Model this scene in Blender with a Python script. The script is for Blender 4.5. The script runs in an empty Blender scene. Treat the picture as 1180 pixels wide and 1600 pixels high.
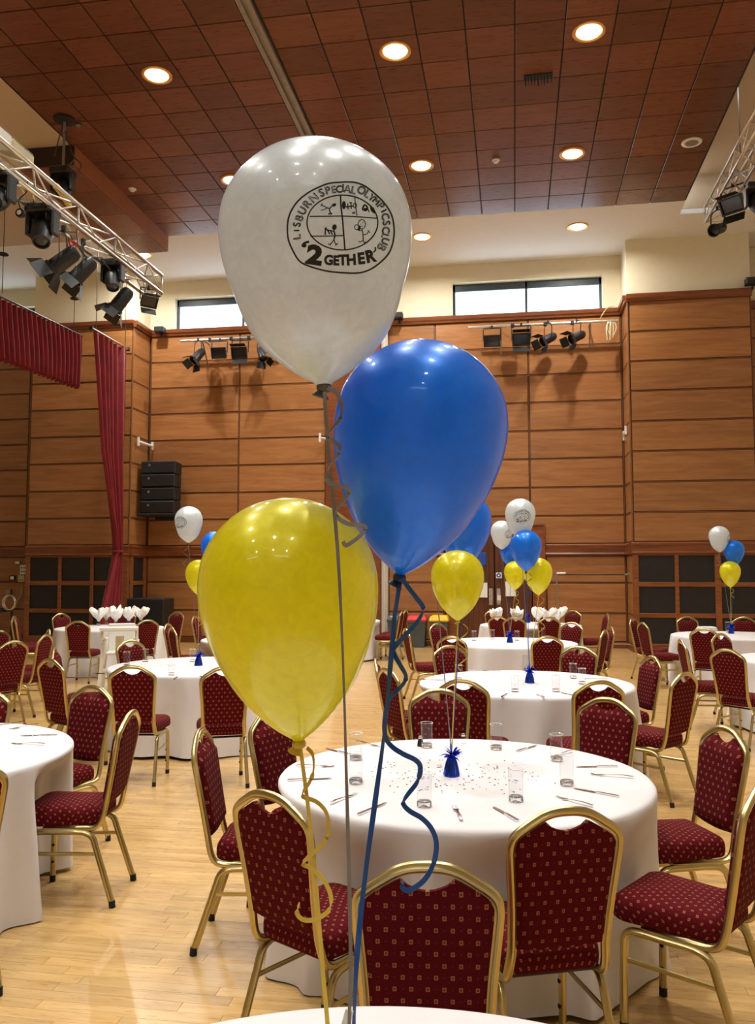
import bpy, bmesh, math, random
from mathutils import Vector, Matrix, noise
from mathutils.bvhtree import BVHTree
random.seed(7)
S = bpy.context.scene
COL = S.collection
PI = math.pi

# ------------------------------------------------------------------ camera
F_PX, CZ = 1310.0, 1.70                     # focal length in pixels of the 1180x1600 frame, eye height
PITCH = math.atan2(95, F_PX)
YAW = math.atan2(214, math.hypot(F_PX, 95))
cam = bpy.data.cameras.new('camera'); camo = bpy.data.objects.new('camera', cam); COL.objects.link(camo)
cam.sensor_fit = 'VERTICAL'; cam.sensor_height = 32.0; cam.lens = F_PX / 1600 * 32.0
cam.clip_start = 0.05; cam.clip_end = 200
camo.location = (0, 0, CZ); camo.rotation_euler = (PI / 2 + PITCH, 0, YAW)
S.camera = camo
EYE = Vector((0, 0, CZ))
FWD = Vector((-math.sin(YAW) * math.cos(PITCH), math.cos(YAW) * math.cos(PITCH), math.sin(PITCH)))
RGT = Vector((math.cos(YAW), math.sin(YAW), 0)); UPV = RGT.cross(FWD)
def ray(u, v): return FWD + RGT * ((u - 590) / F_PX) - UPV * ((v - 800) / F_PX)
def onz(u, v, z): r = ray(u, v); return EYE + r * ((z - CZ) / r.z)
def ony(u, v, y): r = ray(u, v); return EYE + r * (y / r.y)
def onx(u, v, x): r = ray(u, v); return EYE + r * (x / r.x)
def atd(u, v, d): return EYE + ray(u, v) * d

# ------------------------------------------------------------------ sky, exposure
w = bpy.data.worlds.new('sky'); S.world = w; w.use_nodes = True
bg = w.node_tree.nodes['Background']; bg.inputs[0].default_value = (0.80, 0.90, 1.0, 1); bg.inputs[1].default_value = 5.5
S.view_settings.view_transform = 'Standard'; S.view_settings.look = 'None'
S.view_settings.gamma = 1.0; S.view_settings.use_curve_mapping = False
S.view_settings.exposure = 0.0
LAMP_W = 90.0
WARM = (1.0, 0.965, 0.905)

# ------------------------------------------------------------------ helpers
def link(o): COL.objects.link(o); return o
def tag(o, label=None, cat=None, group=None, kind=None):
    if label: o['label'] = label
    if cat: o['category'] = cat
    if group: o['group'] = group
    if kind: o['kind'] = kind
    return o
def empty(name, loc=(0, 0, 0), rz=0.0, label=None, cat=None, group=None, kind=None):
    o = bpy.data.objects.new(name, None); link(o); o.location = loc; o.rotation_euler = (0, 0, rz); o.empty_display_size = .05
    return tag(o, label, cat, group, kind)
def copy_tree(o, parent=None):
    c = o.copy(); COL.objects.link(c)
    if parent is not None: c.parent = parent
    for ch in list(o.children): copy_tree(ch, c)
    return c

class MB:
    def __init__(s): s.v = []; s.f = []; s.uv = None
    def add(s, vs, fs):
        n = len(s.v); s.v += [tuple(p) for p in vs]; s.f += [tuple(i + n for i in f) for f in fs]; return s
    def box(s, cx, cy, cz, sx, sy, sz, M=None):
        vs = [Vector((cx + a * sx / 2, cy + b * sy / 2, cz + c * sz / 2)) for a in (-1, 1) for b in (-1, 1) for c in (-1, 1)]
        if M: vs = [M @ p for p in vs]
        return s.add(vs, [(0, 1, 3, 2), (4, 6, 7, 5), (0, 4, 5, 1), (2, 3, 7, 6), (0, 2, 6, 4), (1, 5, 7, 3)])
    def cbox(s, cx, cy, cz, sx, sy, sz, c=.01, M=None):
        """box with chamfered edges"""
        bm = bmesh.new(); bmesh.ops.create_cube(bm, size=1)
        for p in bm.verts: p.co = Vector((cx + p.co.x * sx, cy + p.co.y * sy, cz + p.co.z * sz))
        bmesh.ops.bevel(bm, geom=bm.edges[:], offset=c, segments=1, affect='EDGES')
        bm.verts.index_update()
        vs = [(M @ p.co if M else p.co.copy()) for p in bm.verts]; fs = [[q.index for q in f.verts] for f in bm.faces]; bm.free()
        return s.add(vs, fs)
    def ring(s, rings, closed=False, cap0=True, cap1=True):
        """loft a list of equal-length vertex loops"""
        n = len(rings[0]); vs = [p for r in rings for p in r]; fs = []
        m = len(rings)
        for i in range(m if closed else m - 1):
            a, b = i * n, ((i + 1) % m) * n
            for j in range(n):
                k = (j + 1) % n; fs.append((a + j, a + k, b + k, b + j))
        if not closed:
            if cap0: fs.append(tuple(range(n - 1, -1, -1)))
            if cap1: fs.append(tuple((m - 1) * n + j for j in range(n)))
        return s.add(vs, fs)
    def lathe(s, prof, n=24, M=None, cap=True):
        rings = []
        for r, z in prof:
            c = [Vector((r * math.cos(2 * PI * j / n), r * math.sin(2 * PI * j / n), z)) for j in range(n)]
            rings.append([M @ p for p in c] if M else c)
        return s.ring(rings, cap0=cap, cap1=cap)
    def sweep(s, path, prof, closed=False, up=(0, 0, 1), cap=True):
        """carry a 2D profile [(a,b)] along a path; a lies along the side vector, b along the normal"""
        P = [Vector(p) for p in path]; n = len(P); rings = []; nv = None
        for i in range(n):
            if closed: t = P[(i + 1) % n] - P[i - 1]
            else: t = P[min(i + 1, n - 1)] - P[max(i - 1, 0)]
            t.normalize()
            if nv is None:
                u = Vector(up); nv = u - t * u.dot(t)
                if nv.length < 1e-4: u = Vector((1, 0, 0)); nv = u - t * u.dot(t)
            else: nv = nv - t * nv.dot(t)
            nv.normalize(); sd = t.cross(nv)
            rings.append([P[i] + sd * a + nv * b for a, b in prof])
        return s.ring(rings, closed=closed, cap0=cap, cap1=cap)
    def tube(s, path, r, n=8, closed=False):
        return s.sweep(path, [(r * math.cos(2 * PI * j / n), r * math.sin(2 * PI * j / n)) for j in range(n)], closed=closed)
    def bar(s, a, b, r, n=6): return s.tube([a, b], r, n)
    def mesh(s, name, mat=None, smooth=False, angle=None):
        me = bpy.data.meshes.new(name); me.from_pydata(s.v, [], s.f)
        if s.uv:
            uvl = me.uv_layers.new(name='UVMap')
            for lp in me.loops: uvl.data[lp.index].uv = s.uv[lp.vertex_index]
        bm = bmesh.new(); bm.from_mesh(me); bmesh.ops.recalc_face_normals(bm, faces=bm.faces); bm.to_mesh(me); bm.free()
        if smooth:
            for p in me.polygons: p.use_smooth = True
            if angle:
                try: me.set_sharp_from_angle(angle=math.radians(angle))
                except Exception: pass
        if mat: me.materials.append(mat)
        return me
    def build(s, name, mat, parent=None, smooth=False, angle=40):
        o = bpy.data.objects.new(name, s.mesh(name, mat, smooth, angle)); link(o)
        if parent is not None: o.parent = parent
        return o
def inst(name, me, parent=None, loc=None, rot=None):
    o = bpy.data.objects.new(name, me); link(o)
    if parent is not None: o.parent = parent
    if loc is not None: o.location = loc
    if rot is not None: o.rotation_euler = rot
    return o
def frame(o, d, up=(0, 0, 1)):
    """matrix whose +Z runs along d, placed at o"""
    z = Vector(d).normalized(); u = Vector(up); x = u.cross(z)
    if x.length < 1e-4: x = Vector((1, 0, 0)).cross(z)
    x.normalize(); y = z.cross(x)
    M = Matrix((x, y, z)).transposed().to_4x4(); M.translation = Vector(o); return M
def catmull(pts, k=6, closed=False):
    P = [Vector(p) for p in pts]; n = len(P); out = []
    for i in range(n if closed else n - 1):
        p0 = P[(i - 1) % n] if (closed or i > 0) else P[0] * 2 - P[1]
        p1, p2 = P[i], P[(i + 1) % n]
        p3 = P[(i + 2) % n] if (closed or i + 2 < n) else P[-1] * 2 - P[-2]
        for j in range(k):
            t = j / k
            out.append(.5 * ((2 * p1) + (p2 - p0) * t + (2 * p0 - 5 * p1 + 4 * p2 - p3) * t * t + (3 * p1 - p0 - 3 * p2 + p3) * t ** 3))
    if not closed: out.append(P[-1])
    return out
def lerp(tab, x):
    if x <= tab[0][0]: return tab[0][1]
    for (a, b), (c, d) in zip(tab, tab[1:]):
        if x <= c: return b + (d - b) * (x - a) / (c - a)
    return tab[-1][1]
def sstep(a, b, x):
    t = max(0, min(1, (x - a) / (b - a))); return t * t * (3 - 2 * t)

# ------------------------------------------------------------------ materials
class NT:
    def __init__(s, name):
        s.m = bpy.data.materials.new(name); s.m.use_nodes = True; s.t = s.m.node_tree; s.n = s.t.nodes
        s.b = s.n['Principled BSDF']; s.out = s.n['Material Output']
    def node(s, ty, **kw):
        x = s.n.new(ty)
        for k, v in kw.items(): setattr(x, k, v)
        return x
    def l(s, a, b): s.t.links.new(a, b)
    def val(s, sock, v):
        if isinstance(v, bpy.types.NodeSocket): s.l(v, sock)
        else: sock.default_value = v
    def math(s, op, a, b=0.0, c=None):
        x = s.node('ShaderNodeMath', operation=op); s.val(x.inputs[0], a); s.val(x.inputs[1], b)
        if c is not None: s.val(x.inputs[2], c)
        return x.outputs[0]
    def mix(s, f, a, b, mode='MIX'):
        x = s.node('ShaderNodeMix', data_type='RGBA', blend_type=mode); s.val(x.inputs[0], f); s.val(x.inputs[6], a); s.val(x.inputs[7], b); return x.outputs[2]
    def ramp(s, f, stops):
        x = s.node('ShaderNodeValToRGB'); s.l(f, x.inputs[0]); e = x.color_ramp.elements
        while len(e) < len(stops): e.new(.5)
        for i, (p, c) in enumerate(stops): e[i].position = p; e[i].color = (*c, 1)
        return x.outputs[0]
    def noise(s, vec, scale, detail=4, rough=.55, dist=0.0):
        x = s.node('ShaderNodeTexNoise'); s.l(vec, x.inputs['Vector']); x.inputs['Scale'].default_value = scale
        x.inputs['Detail'].default_value = detail; x.inputs['Roughness'].default_value = rough; x.inputs['Distortion'].default_value = dist
        return x.outputs[0]
    def coord(s, which='Object'): return s.node('ShaderNodeTexCoord').outputs[which]
    def mapping(s, vec, scale=(1, 1, 1), loc=None):
        x = s.node('ShaderNodeMapping'); s.l(vec, x.inputs[0]); x.inputs['Scale'].default_value = scale
        if loc is not None: s.l(loc, x.inputs['Location'])
        return x.outputs[0]
    def bump(s, h, strength=.2, dist=.002):
        x = s.node('ShaderNodeBump'); x.inputs['Strength'].default_value = strength; x.inputs['Distance'].default_value = dist
        s.l(h, x.inputs['Height']); s.l(x.outputs[0], s.b.inputs['Normal'])
    def set(s, **kw):
        for k, v in kw.items():
            key = {'col': 'Base Color', 'rough': 'Roughness', 'metal': 'Metallic', 'coat': 'Coat Weight', 'coat_rough': 'Coat Roughness', 'spec': 'Specular IOR Level',
                   'sheen': 'Sheen Weight', 'trans': 'Transmission Weight', 'sub': 'Subsurface Weight', 'ior': 'IOR', 'emit': 'Emission Color', 'emit_s': 'Emission Strength', 'aniso': 'Anisotropic'}[k]
            s.val(s.b.inputs[key], (*v, 1) if isinstance(v, tuple) and len(v) == 3 else v)
        return s
def srgb(r, g, b):
    f = lambda c: c / 12.92 if c <= .04045 else ((c + .055) / 1.055) ** 2.4
    return (f(r / 255), f(g / 255), f(b / 255))
def plain(name, col, rough=.5, metal=0.0, var=.12, **kw):
    m = NT(name); n = m.noise(m.coord(), 9, 3)
    a = tuple(c * (1 - var) for c in col); b = tuple(min(1, c * (1 + var)) for c in col)
    m.set(col=m.ramp(n, [(.3, a), (.7, b)]), rough=rough, metal=metal, **kw); return m.m
def wood(name, dark, mid, light, island=False, scale=1.0, rough=.35, tone=.25, coat=.15, stretch=(1.2, 14, 14)):
    m = NT(name); rnd = m.node('ShaderNodeNewGeometry').outputs['Random Per Island'] if island else m.node('ShaderNodeObjectInfo').outputs['Random']
    cx = m.node('ShaderNodeCombineXYZ')
    m.l(m.math('MULTIPLY', rnd, 37.0), cx.inputs[0]); m.l(m.math('MULTIPLY', rnd, 91.0), cx.inputs[1]); m.l(m.math('MULTIPLY', rnd, 53.0), cx.inputs[2])
    vec = m.mapping(m.coord(), tuple(q * scale for q in stretch), cx.outputs[0])
    n1 = m.noise(vec, 1.0, 5, .6, .8); n2 = m.noise(vec, 5.0, 3, .6)
    f = m.math('ADD', m.math('MULTIPLY', n1, .75), m.math('MULTIPLY', n2, .25))
    c = m.ramp(f, [(.33, dark), (.5, mid), (.68, light)])
    v = m.math('ADD', m.math('MULTIPLY', rnd, tone), 1 - tone / 2)
    hs = m.node('ShaderNodeHueSaturation'); m.l(c, hs.inputs['Color']); m.l(v, hs.inputs['Value'])
    m.set(col=hs.outputs[0], rough=m.math('ADD', m.math('MULTIPLY', n2, .2), rough - .1), coat=coat, coat_rough=.15)
    m.bump(n2, .08, .001); return m.m
M = {}
M['panel'] = wood('wall_wood', srgb(140, 90, 50), srgb(157, 105, 60), srgb(172, 120, 73), tone=.28, stretch=(.8, 9, 9))
M['trimwood'] = wood('trim_wood', srgb(96, 48, 22), srgb(120, 64, 30), srgb(138, 78, 38), island=True, tone=.1)
M['backing'] = plain('dark_backing', srgb(42, 22, 12), .7)
M['bead'] = plain('bead_wood', srgb(128, 80, 42), .45)
M['tile'] = wood('ceiling_veneer', srgb(92, 54, 37), srgb(104, 61, 42), srgb(116, 70, 49), tone=.45, rough=.3, stretch=(1.0, 11, 11))
M['tile_far'] = wood('ceiling_veneer_rest', srgb(92, 54, 37), srgb(104, 61, 42), srgb(116, 70, 49), island=True, tone=.45, rough=.3, stretch=(1.0, 11, 11))
M['doorwood'] = wood('door_wood', srgb(66, 34, 16), srgb(88, 46, 22), srgb(104, 58, 28), tone=.1, stretch=(12, 12, 1.0))
fl = (srgb(178, 140, 84), srgb(196, 158, 100), srgb(210, 176, 117))
M['plank'] = wood('maple_plank', *fl, tone=.26, rough=.30, coat=.5, stretch=(2.0, 20, 20))
M['plank_rest'] = wood('maple_floor', *fl, island=True, tone=.26, rough=.30, coat=.5, stretch=(2.0, 20, 20))
M['cream'] = plain('cream_paint', srgb(224, 214, 186), .75, var=.02)
M['white'] = plain('white_paint', srgb(222, 220, 214), .8, var=.02)
M['offwhite'] = plain('offwhite_jamb', srgb(196, 190, 178), .5, var=.03)
M['black'] = plain('black_metal', srgb(24, 24, 26), .45, var=.2)
M['blackmat'] = plain('black_cloth', srgb(20, 20, 22), .9, var=.3)
M['grille'] = plain('black_grille', srgb(26, 24, 26), .55, var=.35)
M['alu'] = plain('bare_aluminium', (.72, .70, .64), .32, 1.0, var=.06)
M['chrome'] = plain('polished_steel', (.78, .78, .78), .16, 1.0, var=.04)
M['gold'] = plain('gold_anodised_tube', (.54, .45, .215), .30, 1.0, var=.06)
M['rubber'] = plain('black_rubber', srgb(20, 18, 16), .8)
M['grey'] = plain('grey_plastic', srgb(72, 78, 80), .5)
M['redlid'] = plain('red_plastic', srgb(206, 36, 40), .4)
M['yellowlid'] = plain('yellow_plastic', srgb(238, 190, 24), .4)
M['whiteplastic'] = plain('white_plastic', srgb(228, 228, 222), .4, var=.03)
M['paper'] = plain('white_paper', srgb(235, 234, 228), .8, var=.02)
M['sign_blue'] = plain('blue_sign', srgb(30, 70, 160), .5)
M['beige'] = plain('beige_case', srgb(196, 186, 150), .5)
M['frame'] = plain('window_frame_grey', srgb(52, 66, 74), .4)
M['ink'] = plain('black_ink', srgb(12, 12, 14), .5)
M['yellowclamp'] = plain('yellow_strap', srgb(214, 170, 60), .5)
M['redcable'] = plain('red_cable', srgb(200, 40, 40), .5)
M['cable'] = plain('grey_cable', srgb(70, 66, 60), .6)
M['track'] = plain('track_metal', srgb(148, 140, 128), .4, .5)
M['lens'] = plain('dark_lens', srgb(40, 44, 52), .08)
M['tan'] = plain('tan_wood_edge', srgb(150, 92, 54), .4)

def fabric_red():
    m = NT('burgundy_diamond_fabric'); uv = m.coord('UV'); sp = m.node('ShaderNodeSeparateXYZ'); m.l(uv, sp.inputs[0])
    U = m.math('DIVIDE', sp.outputs[0], .043); V = m.math('DIVIDE', sp.outputs[1], .0320)
    row = m.math('FLOOR', V); odd = m.math('MODULO', m.math('ABSOLUTE', row), 2.0)
    fu = m.math('SUBTRACT', m.math('FRACT', m.math('ADD', U, m.math('MULTIPLY', odd, .5))), .5); fv = m.math('SUBTRACT', m.math('FRACT', V), .5)
    x = m.math('ABSOLUTE', m.math('MULTIPLY', fu, .043)); y = m.math('ABSOLUTE', m.math('MULTIPLY', fv, .0320))
    inside = m.math('MULTIPLY', m.math('LESS_THAN', x, .0052), m.math('LESS_THAN', y, .0062))
    core = m.math('MULTIPLY', m.math('LESS_THAN', x, .0022), m.math('LESS_THAN', y, .0030))
    sq = m.math('SUBTRACT', inside, m.math('MULTIPLY', core, .85))
    dot = m.math('MULTIPLY', m.math('GREATER_THAN', x, .0203), m.math('LESS_THAN', y, .0016))
    f = m.math('MAXIMUM', sq, m.math('MULTIPLY', dot, .35))
    n = m.noise(uv, 260, 2)
    base = m.ramp(n, [(.3, srgb(66, 5, 12)), (.7, srgb(94, 10, 20))])
    m.set(col=m.mix(f, base, (*srgb(150, 96, 68), 1)), rough=.9, spec=.12); m.bump(n, .25, .0008); return m.m
M['fabric'] = fabric_red()
def cloth(name, c1, c2, scale=500):
    m = NT(name); v = m.coord(); n = m.noise(v, scale, 2); n2 = m.noise(v, 3, 3)
    m.set(col=m.ramp(n2, [(.3, c1), (.7, c2)]), rough=.85, sheen=.15); m.bump(n, .12, .0006); return m.m
M['linen'] = cloth('white_table_linen', srgb(208, 205, 207), srgb(218, 215, 216))
M['napkin'] = cloth('white_napkin', srgb(238, 236, 230), srgb(246, 244, 238))
M['curtain'] = cloth('crimson_velvet', srgb(104, 4, 14), srgb(132, 8, 20), 300)
def pearl(name, col, metal, sub=.0, rough=.32, transl=None):
    m = NT(name); n = m.noise(m.coord(), 14, 3, .6, 1.0)
    c2 = tuple(min(1, q * 1.10) for q in col); c1 = tuple(q * .94 for q in col)
    m.set(col=m.ramp(n, [(.35, c1), (.65, c2)]), rough=rough, metal=metal, coat=.9, coat_rough=.06)
    if transl:
        tr = m.node('ShaderNodeBsdfTranslucent'); tr.inputs[0].default_value = (*transl, 1)
        mx = m.node('ShaderNodeMixShader'); mx.inputs[0].default_value = .42
        m.l(m.b.outputs[0], mx.inputs[1]); m.l(tr.outputs[0], mx.inputs[2]); m.l(mx.outputs[0], m.out.inputs[0])
    return m.m
M['silver'] = pearl('silver_pearl_latex', (.76, .81, .83), .15, transl=(.76, .82, .86))
M['blue'] = pearl('blue_pearl_latex', (.001, .24, .88), .20, transl=(.003, .36, 1.0))
M['yellow'] = pearl('yellow_pearl_latex', (.80, .75, .012), .18, transl=(.95, .90, .02))
M['rib_silver'] = plain('silver_ribbon', (.24, .235, .23), .35, .5)
M['rib_blue'] = plain('blue_ribbon', (.014, .075, .29), .3, .15)
M['rib_yellow'] = plain('yellow_ribbon', (.70, .52, .09), .35, .2)
M['foil'] = plain('blue_foil', (.02, .07, .62), .16, .9, var=.3)
M['confetti'] = plain('foil_confetti', (.45, .48, .62), .2, .9, var=.4)
M['silver_knot'] = plain('dark_silver_knot', (.10, .10, .09), .4, .3)
M['blue_knot'] = plain('dark_blue_knot', (.004, .012, .07), .4)
M['yellow_knot'] = plain('gold_knot', (.60, .42, .03), .4)
def glass(name, tint, base=.04):
    m = NT(name); tr = m.node('ShaderNodeBsdfTransparent'); tr.inputs[0].default_value = (*tint, 1)
    gl = m.node('ShaderNodeBsdfGlossy'); gl.inputs['Roughness'].default_value = .03
    lw = m.node('ShaderNodeLayerWeight'); lw.inputs[0].default_value = .25
    mx = m.node('ShaderNodeMixShader'); m.l(m.math('ADD', m.math('MULTIPLY', m.math('POWER', lw.outputs['Facing'], 2.5), .6), base), mx.inputs[0])
    m.l(tr.outputs[0], mx.inputs[1]); m.l(gl.outputs[0], mx.inputs[2]); m.l(mx.outputs[0], m.out.inputs[0]); return m.m
M['tumbler'] = glass('clear_tumbler_glass', (.975, .98, .985), .02)
M['pane'] = glass('window_glass', (.96, .97, .98), .03)
m_ = NT('thick_glass'); m_.set(col=(.97, .98, 1.0), rough=.03, trans=1.0, ior=1.45); M['thick'] = m_.m
def emit(name, col, s):
    m = NT(name); e = m.node('ShaderNodeEmission'); e.inputs[0].default_value = (*col, 1); e.inputs[1].default_value = s; m.l(e.outputs[0], m.out.inputs[0]); return m.m
M['lamprim'] = plain('warm_glow_rim', (.85, .50, .16), .4, .8)  # orange colour stands for the warm lamp glow around the lens
M['bulb'] = emit('lamp_glow', (1.0, .84, .55), 14.0)

# ================================================================== THE ROOM
YW, HC = 19.72, 9.083                      # far wall plane, ceiling height
XL, XR, YB = -13.9, 6.6, -7.0              # left, right and rear walls
XTL, XTR, YTF = -7.47, 3.42, 16.93         # edges of the veneered ceiling
ZC = 7.70                                  # underside of the cornice
def structure(name, mb, mat, parent=None):
    o = mb.build(name, mat, parent)
    if parent is None: o['kind'] = 'structure'
    return o
# ---- floor
fb = MB().box((XL + XR) / 2, (YB + YW) / 2, -.06, XR - XL + .6, YW - YB + .6, .1)
floor = structure('floor', fb, M['backing'])
PW = .07
rest = MB(); rows = int((YW - YB) / PW) + 1; rr = random.Random(3); pc = {}
for r in range(rows):
    y = YB + (r + .5) * PW; x = XL - rr.random() * .9
    while x < XR:
        L = rr.choice((.45, .6, .75, .9, 1.05)); a = max(x, XL); b = min(x + L, XR); x += L
        if b - a < .05: continue
        g = .0012
        if 2.75 < y < 4.7 and b > -2.7 + .2 * (y - 3) * -1 and a < 1.6 and len(pc) < 290:
            me = pc.setdefault((r, round(a, 3)), MB().cbox(0, 0, 0, b - a - g, PW - g, .01, .0006).mesh('plank', M['plank']))
            inst('plank', me, floor, ((a + b) / 2, y, -.005))
        else:
            h = PW / 2 - g / 2; a += g / 2; b -= g / 2
            rest.add([(a, y - h, 0), (b, y - h, 0), (b, y + h, 0), (a, y + h, 0), (a - g / 2, y - h - g / 2, -.003), (b + g / 2, y - h - g / 2, -.003), (b + g / 2, y + h + g / 2, -.003), (a - g / 2, y + h + g / 2, -.003)],
                     [(0, 1, 2, 3), (4, 5, 1, 0), (5, 6, 2, 1), (6, 7, 3, 2), (7, 4, 0, 3)])
tag(rest.build('plank_field', M['plank_rest'], floor), kind='stuff')

# ---- ceiling
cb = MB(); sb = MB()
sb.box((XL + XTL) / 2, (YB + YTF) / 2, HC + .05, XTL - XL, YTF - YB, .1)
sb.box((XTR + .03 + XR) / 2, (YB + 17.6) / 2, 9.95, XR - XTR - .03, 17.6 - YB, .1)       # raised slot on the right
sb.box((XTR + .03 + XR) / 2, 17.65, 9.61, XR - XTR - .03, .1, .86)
cb.box((XL + XTL) / 2, (YTF + YW) / 2, HC + .05, XTL - XL, YW - YTF, .1)
cb.box((XTL + XR) / 2, (17.6 + YW) / 2, HC + .05, XR - XTL, YW - 17.6, .1)
cb.box((XTL + XTR + .03) / 2, (YTF + 17.6) / 2, HC + .05, XTR + .03 - XTL, 17.6 - YTF, .1)
M['dimwhite'] = plain('dimmed_white_paint', srgb(186, 164, 136), .8, var=.02)  # white ceiling darkened in its colour, for the weak light in slot and side strip
ceiling = structure('ceiling', cb, M['white']); structure('ceiling_side_strip', sb, M['dimwhite'], ceiling)
structure('ceiling_backing', MB().box((XTL + XTR) / 2, (YB + YTF) / 2, HC + .25, XTR - XTL + .06, YTF - YB, .5), M['backing'], ceiling)
TS = .6655
tile_me = MB().cbox(0, 0, 0, TS - .020, TS - .020, .02, .004).mesh('ceiling_panel', M['tile'])
xs = [XTR - TS * (i + .5) for i in range(10)] + [-3.475 - TS * (i + .5) for i in range(6)]
trest = MB()
for r in range(36):
    y = YTF - TS * (r + .5)
    for x in xs:
        if r < 12: inst('ceiling_panel', tile_me, ceiling, (x, y, HC - .012))
        elif y > YB: trest.box(x, y, HC - .012, TS - .020, TS - .020, .02)
tag(trest.build('ceiling_panel_field', M['tile_far'], ceiling), kind='stuff')
tr = MB()
for dx in (-.062, .062): tr.cbox(-3.365 + dx, (YB + YTF) / 2, HC - .03, .07, YTF - YB, .06, .006)
tr.box(-3.365, (YB + YTF) / 2, HC - .005, .2, YTF - YB, .02)
structure('trim_1', tr, M['track'])
# ---- veneered bulkhead box on the left edge of the ceiling
bk = structure('trim_2', MB().cbox(-7.94, 14.95, 8.905, 1.02, 3.98, .35, .01), M['backing'])
for i in range(4):
    L = .985; y = 12.98 + .99 * i + .49
    MBp = MB().cbox(0, 0, 0, L, 1.02, .02, .004)
    inst('veneer_panel', MBp.mesh('veneer_panel', M['tile']), bk, (-7.94, y, 8.722), (0, 0, PI / 2))
    inst('edge_panel', MB().cbox(0, 0, 0, L, .02, .35, .004).mesh('edge_panel', M['tan']), bk, (-7.425, y, 8.905), (0, 0, PI / 2))
inst('veneer_panel', MB().cbox(0, 0, 0, 1.04, .02, .35, .004).mesh('veneer_panel', M['tile']), bk, (-7.94, 16.95, 8.905))

# ---- walls
def holes_wall(name, axis, pos, a0, a1, z0, z1, holes, mat, th=.3, out=1):
    """wall slab in the plane axis=pos between a0..a1 and z0..z1 with rectangular openings"""
    mb = MB(); cuts = sorted(holes); c = a0
    def slab(u0, u1, v0, v1):
        if u1 - u0 < 1e-3 or v1 - v0 < 1e-3: return
        if axis == 'y': mb.box((u0 + u1) / 2, pos + out * th / 2, (v0 + v1) / 2, u1 - u0, th, v1 - v0)
        else: mb.box(pos + out * th / 2, (u0 + u1) / 2, (v0 + v1) / 2, th, u1 - u0, v1 - v0)
    for h0, h1, g0, g1 in cuts:
        slab(c, h0, z0, z1); slab(h0, h1, z0, g0); slab(h0, h1, g1, z1); c = h1
    slab(c, a1, z0, z1)
    return structure(name, mb, mat)
WZ0, WZ1 = 7.79, 8.645
W_FAR = [(XL + .1, -11.93, WZ0, WZ1), (-8.42, -4.92, WZ0, WZ1), (-1.39, 2.10, WZ0, WZ1)]
holes_wall('wall_far_upper', 'y', YW, XL, XR, ZC, HC + .9, W_FAR, M['cream'])
wall = structure('wall_far', MB().box((XL + XR) / 2, YW + .18, ZC / 2, XR - XL, .3, ZC), M['backing'])
holes_wall('wall_left', 'x', XL, YB, YW, 0, HC, [], M['cream'], out=-1)
holes_wall('wall_right', 'x', XR, YB, YW, 0, HC + .9, [], M['cream'])
W_REAR_ADDED = [(-8.42, -4.92, WZ0, WZ1), (-1.39, 2.10, WZ0, WZ1)]  # unseen windows, added to bring daylight in from behind the viewer
holes_wall('wall_rear', 'y', YB, XL, XR, 0, HC + .9, W_REAR_ADDED, M['cream'], out=-1)
nwin = 0
def window(axis, pos, a0, a1, z0, z1, out, head=.17, portal=True):
    global nwin; nwin += 1
    r = empty(f'window_{nwin}', kind='structure')
    T = (lambda a, d, z: (a, pos + out * d, z)) if axis == 'y' else (lambda a, d, z: (pos + out * d, a, z))
    f = MB()
    def bar(u0, u1, v0, v1):
        c = T((u0 + u1) / 2, .2, (v0 + v1) / 2)
        s = (u1 - u0, .07, v1 - v0) if axis == 'y' else (.07, u1 - u0, v1 - v0)
        f.cbox(*c, *s, .008)
    bar(a0, a1, z1 - head, z1); bar(a0, a1, z0, z0 + .05); bar(a0, a0 + .06, z0, z1); bar(a1 - .06, a1, z0, z1); mid = (a0 + a1) / 2; bar(mid - .03, mid + .03, z0, z1)
    f.build('window_frame', M['frame'], r)
    for u0, u1 in ((a0 + .05, mid - .02), (mid + .02, a1 - .05)):
        c = T((u0 + u1) / 2, .2, (z0 + z1) / 2); s = (u1 - u0, .008, z1 - z0 - .1) if axis == 'y' else (.008, u1 - u0, z1 - z0 - .1)
        MB().box(*c, *s).build('pane', M['pane'], r)
    sl = MB(); c = T((a0 + a1) / 2, .08, z0 + .008); s = (a1 - a0, .24, .016) if axis == 'y' else (.24, a1 - a0, .016)
    sl.box(*c, *s).build('window_sill', M['white'], r)
    if portal:
        L = bpy.data.lights.new('daylight_portal', 'AREA'); L.shape = 'RECTANGLE'; L.size = a1 - a0; L.size_y = z1 - z0; L.cycles.is_portal = True
        o = bpy.data.objects.new('daylight_portal', L); link(o); o.location = T((a0 + a1) / 2, .32, (z0 + z1) / 2); o.parent = r
        d = Vector(T(0, -1, 0)) - Vector(T(0, 0, 0)); o.rotation_euler = d.to_track_quat('-Z', 'Y').to_euler()
for h in W_FAR: window('y', YW, *h, 1)
for h in W_REAR_ADDED: window('y', YB, *h, -1)

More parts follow.
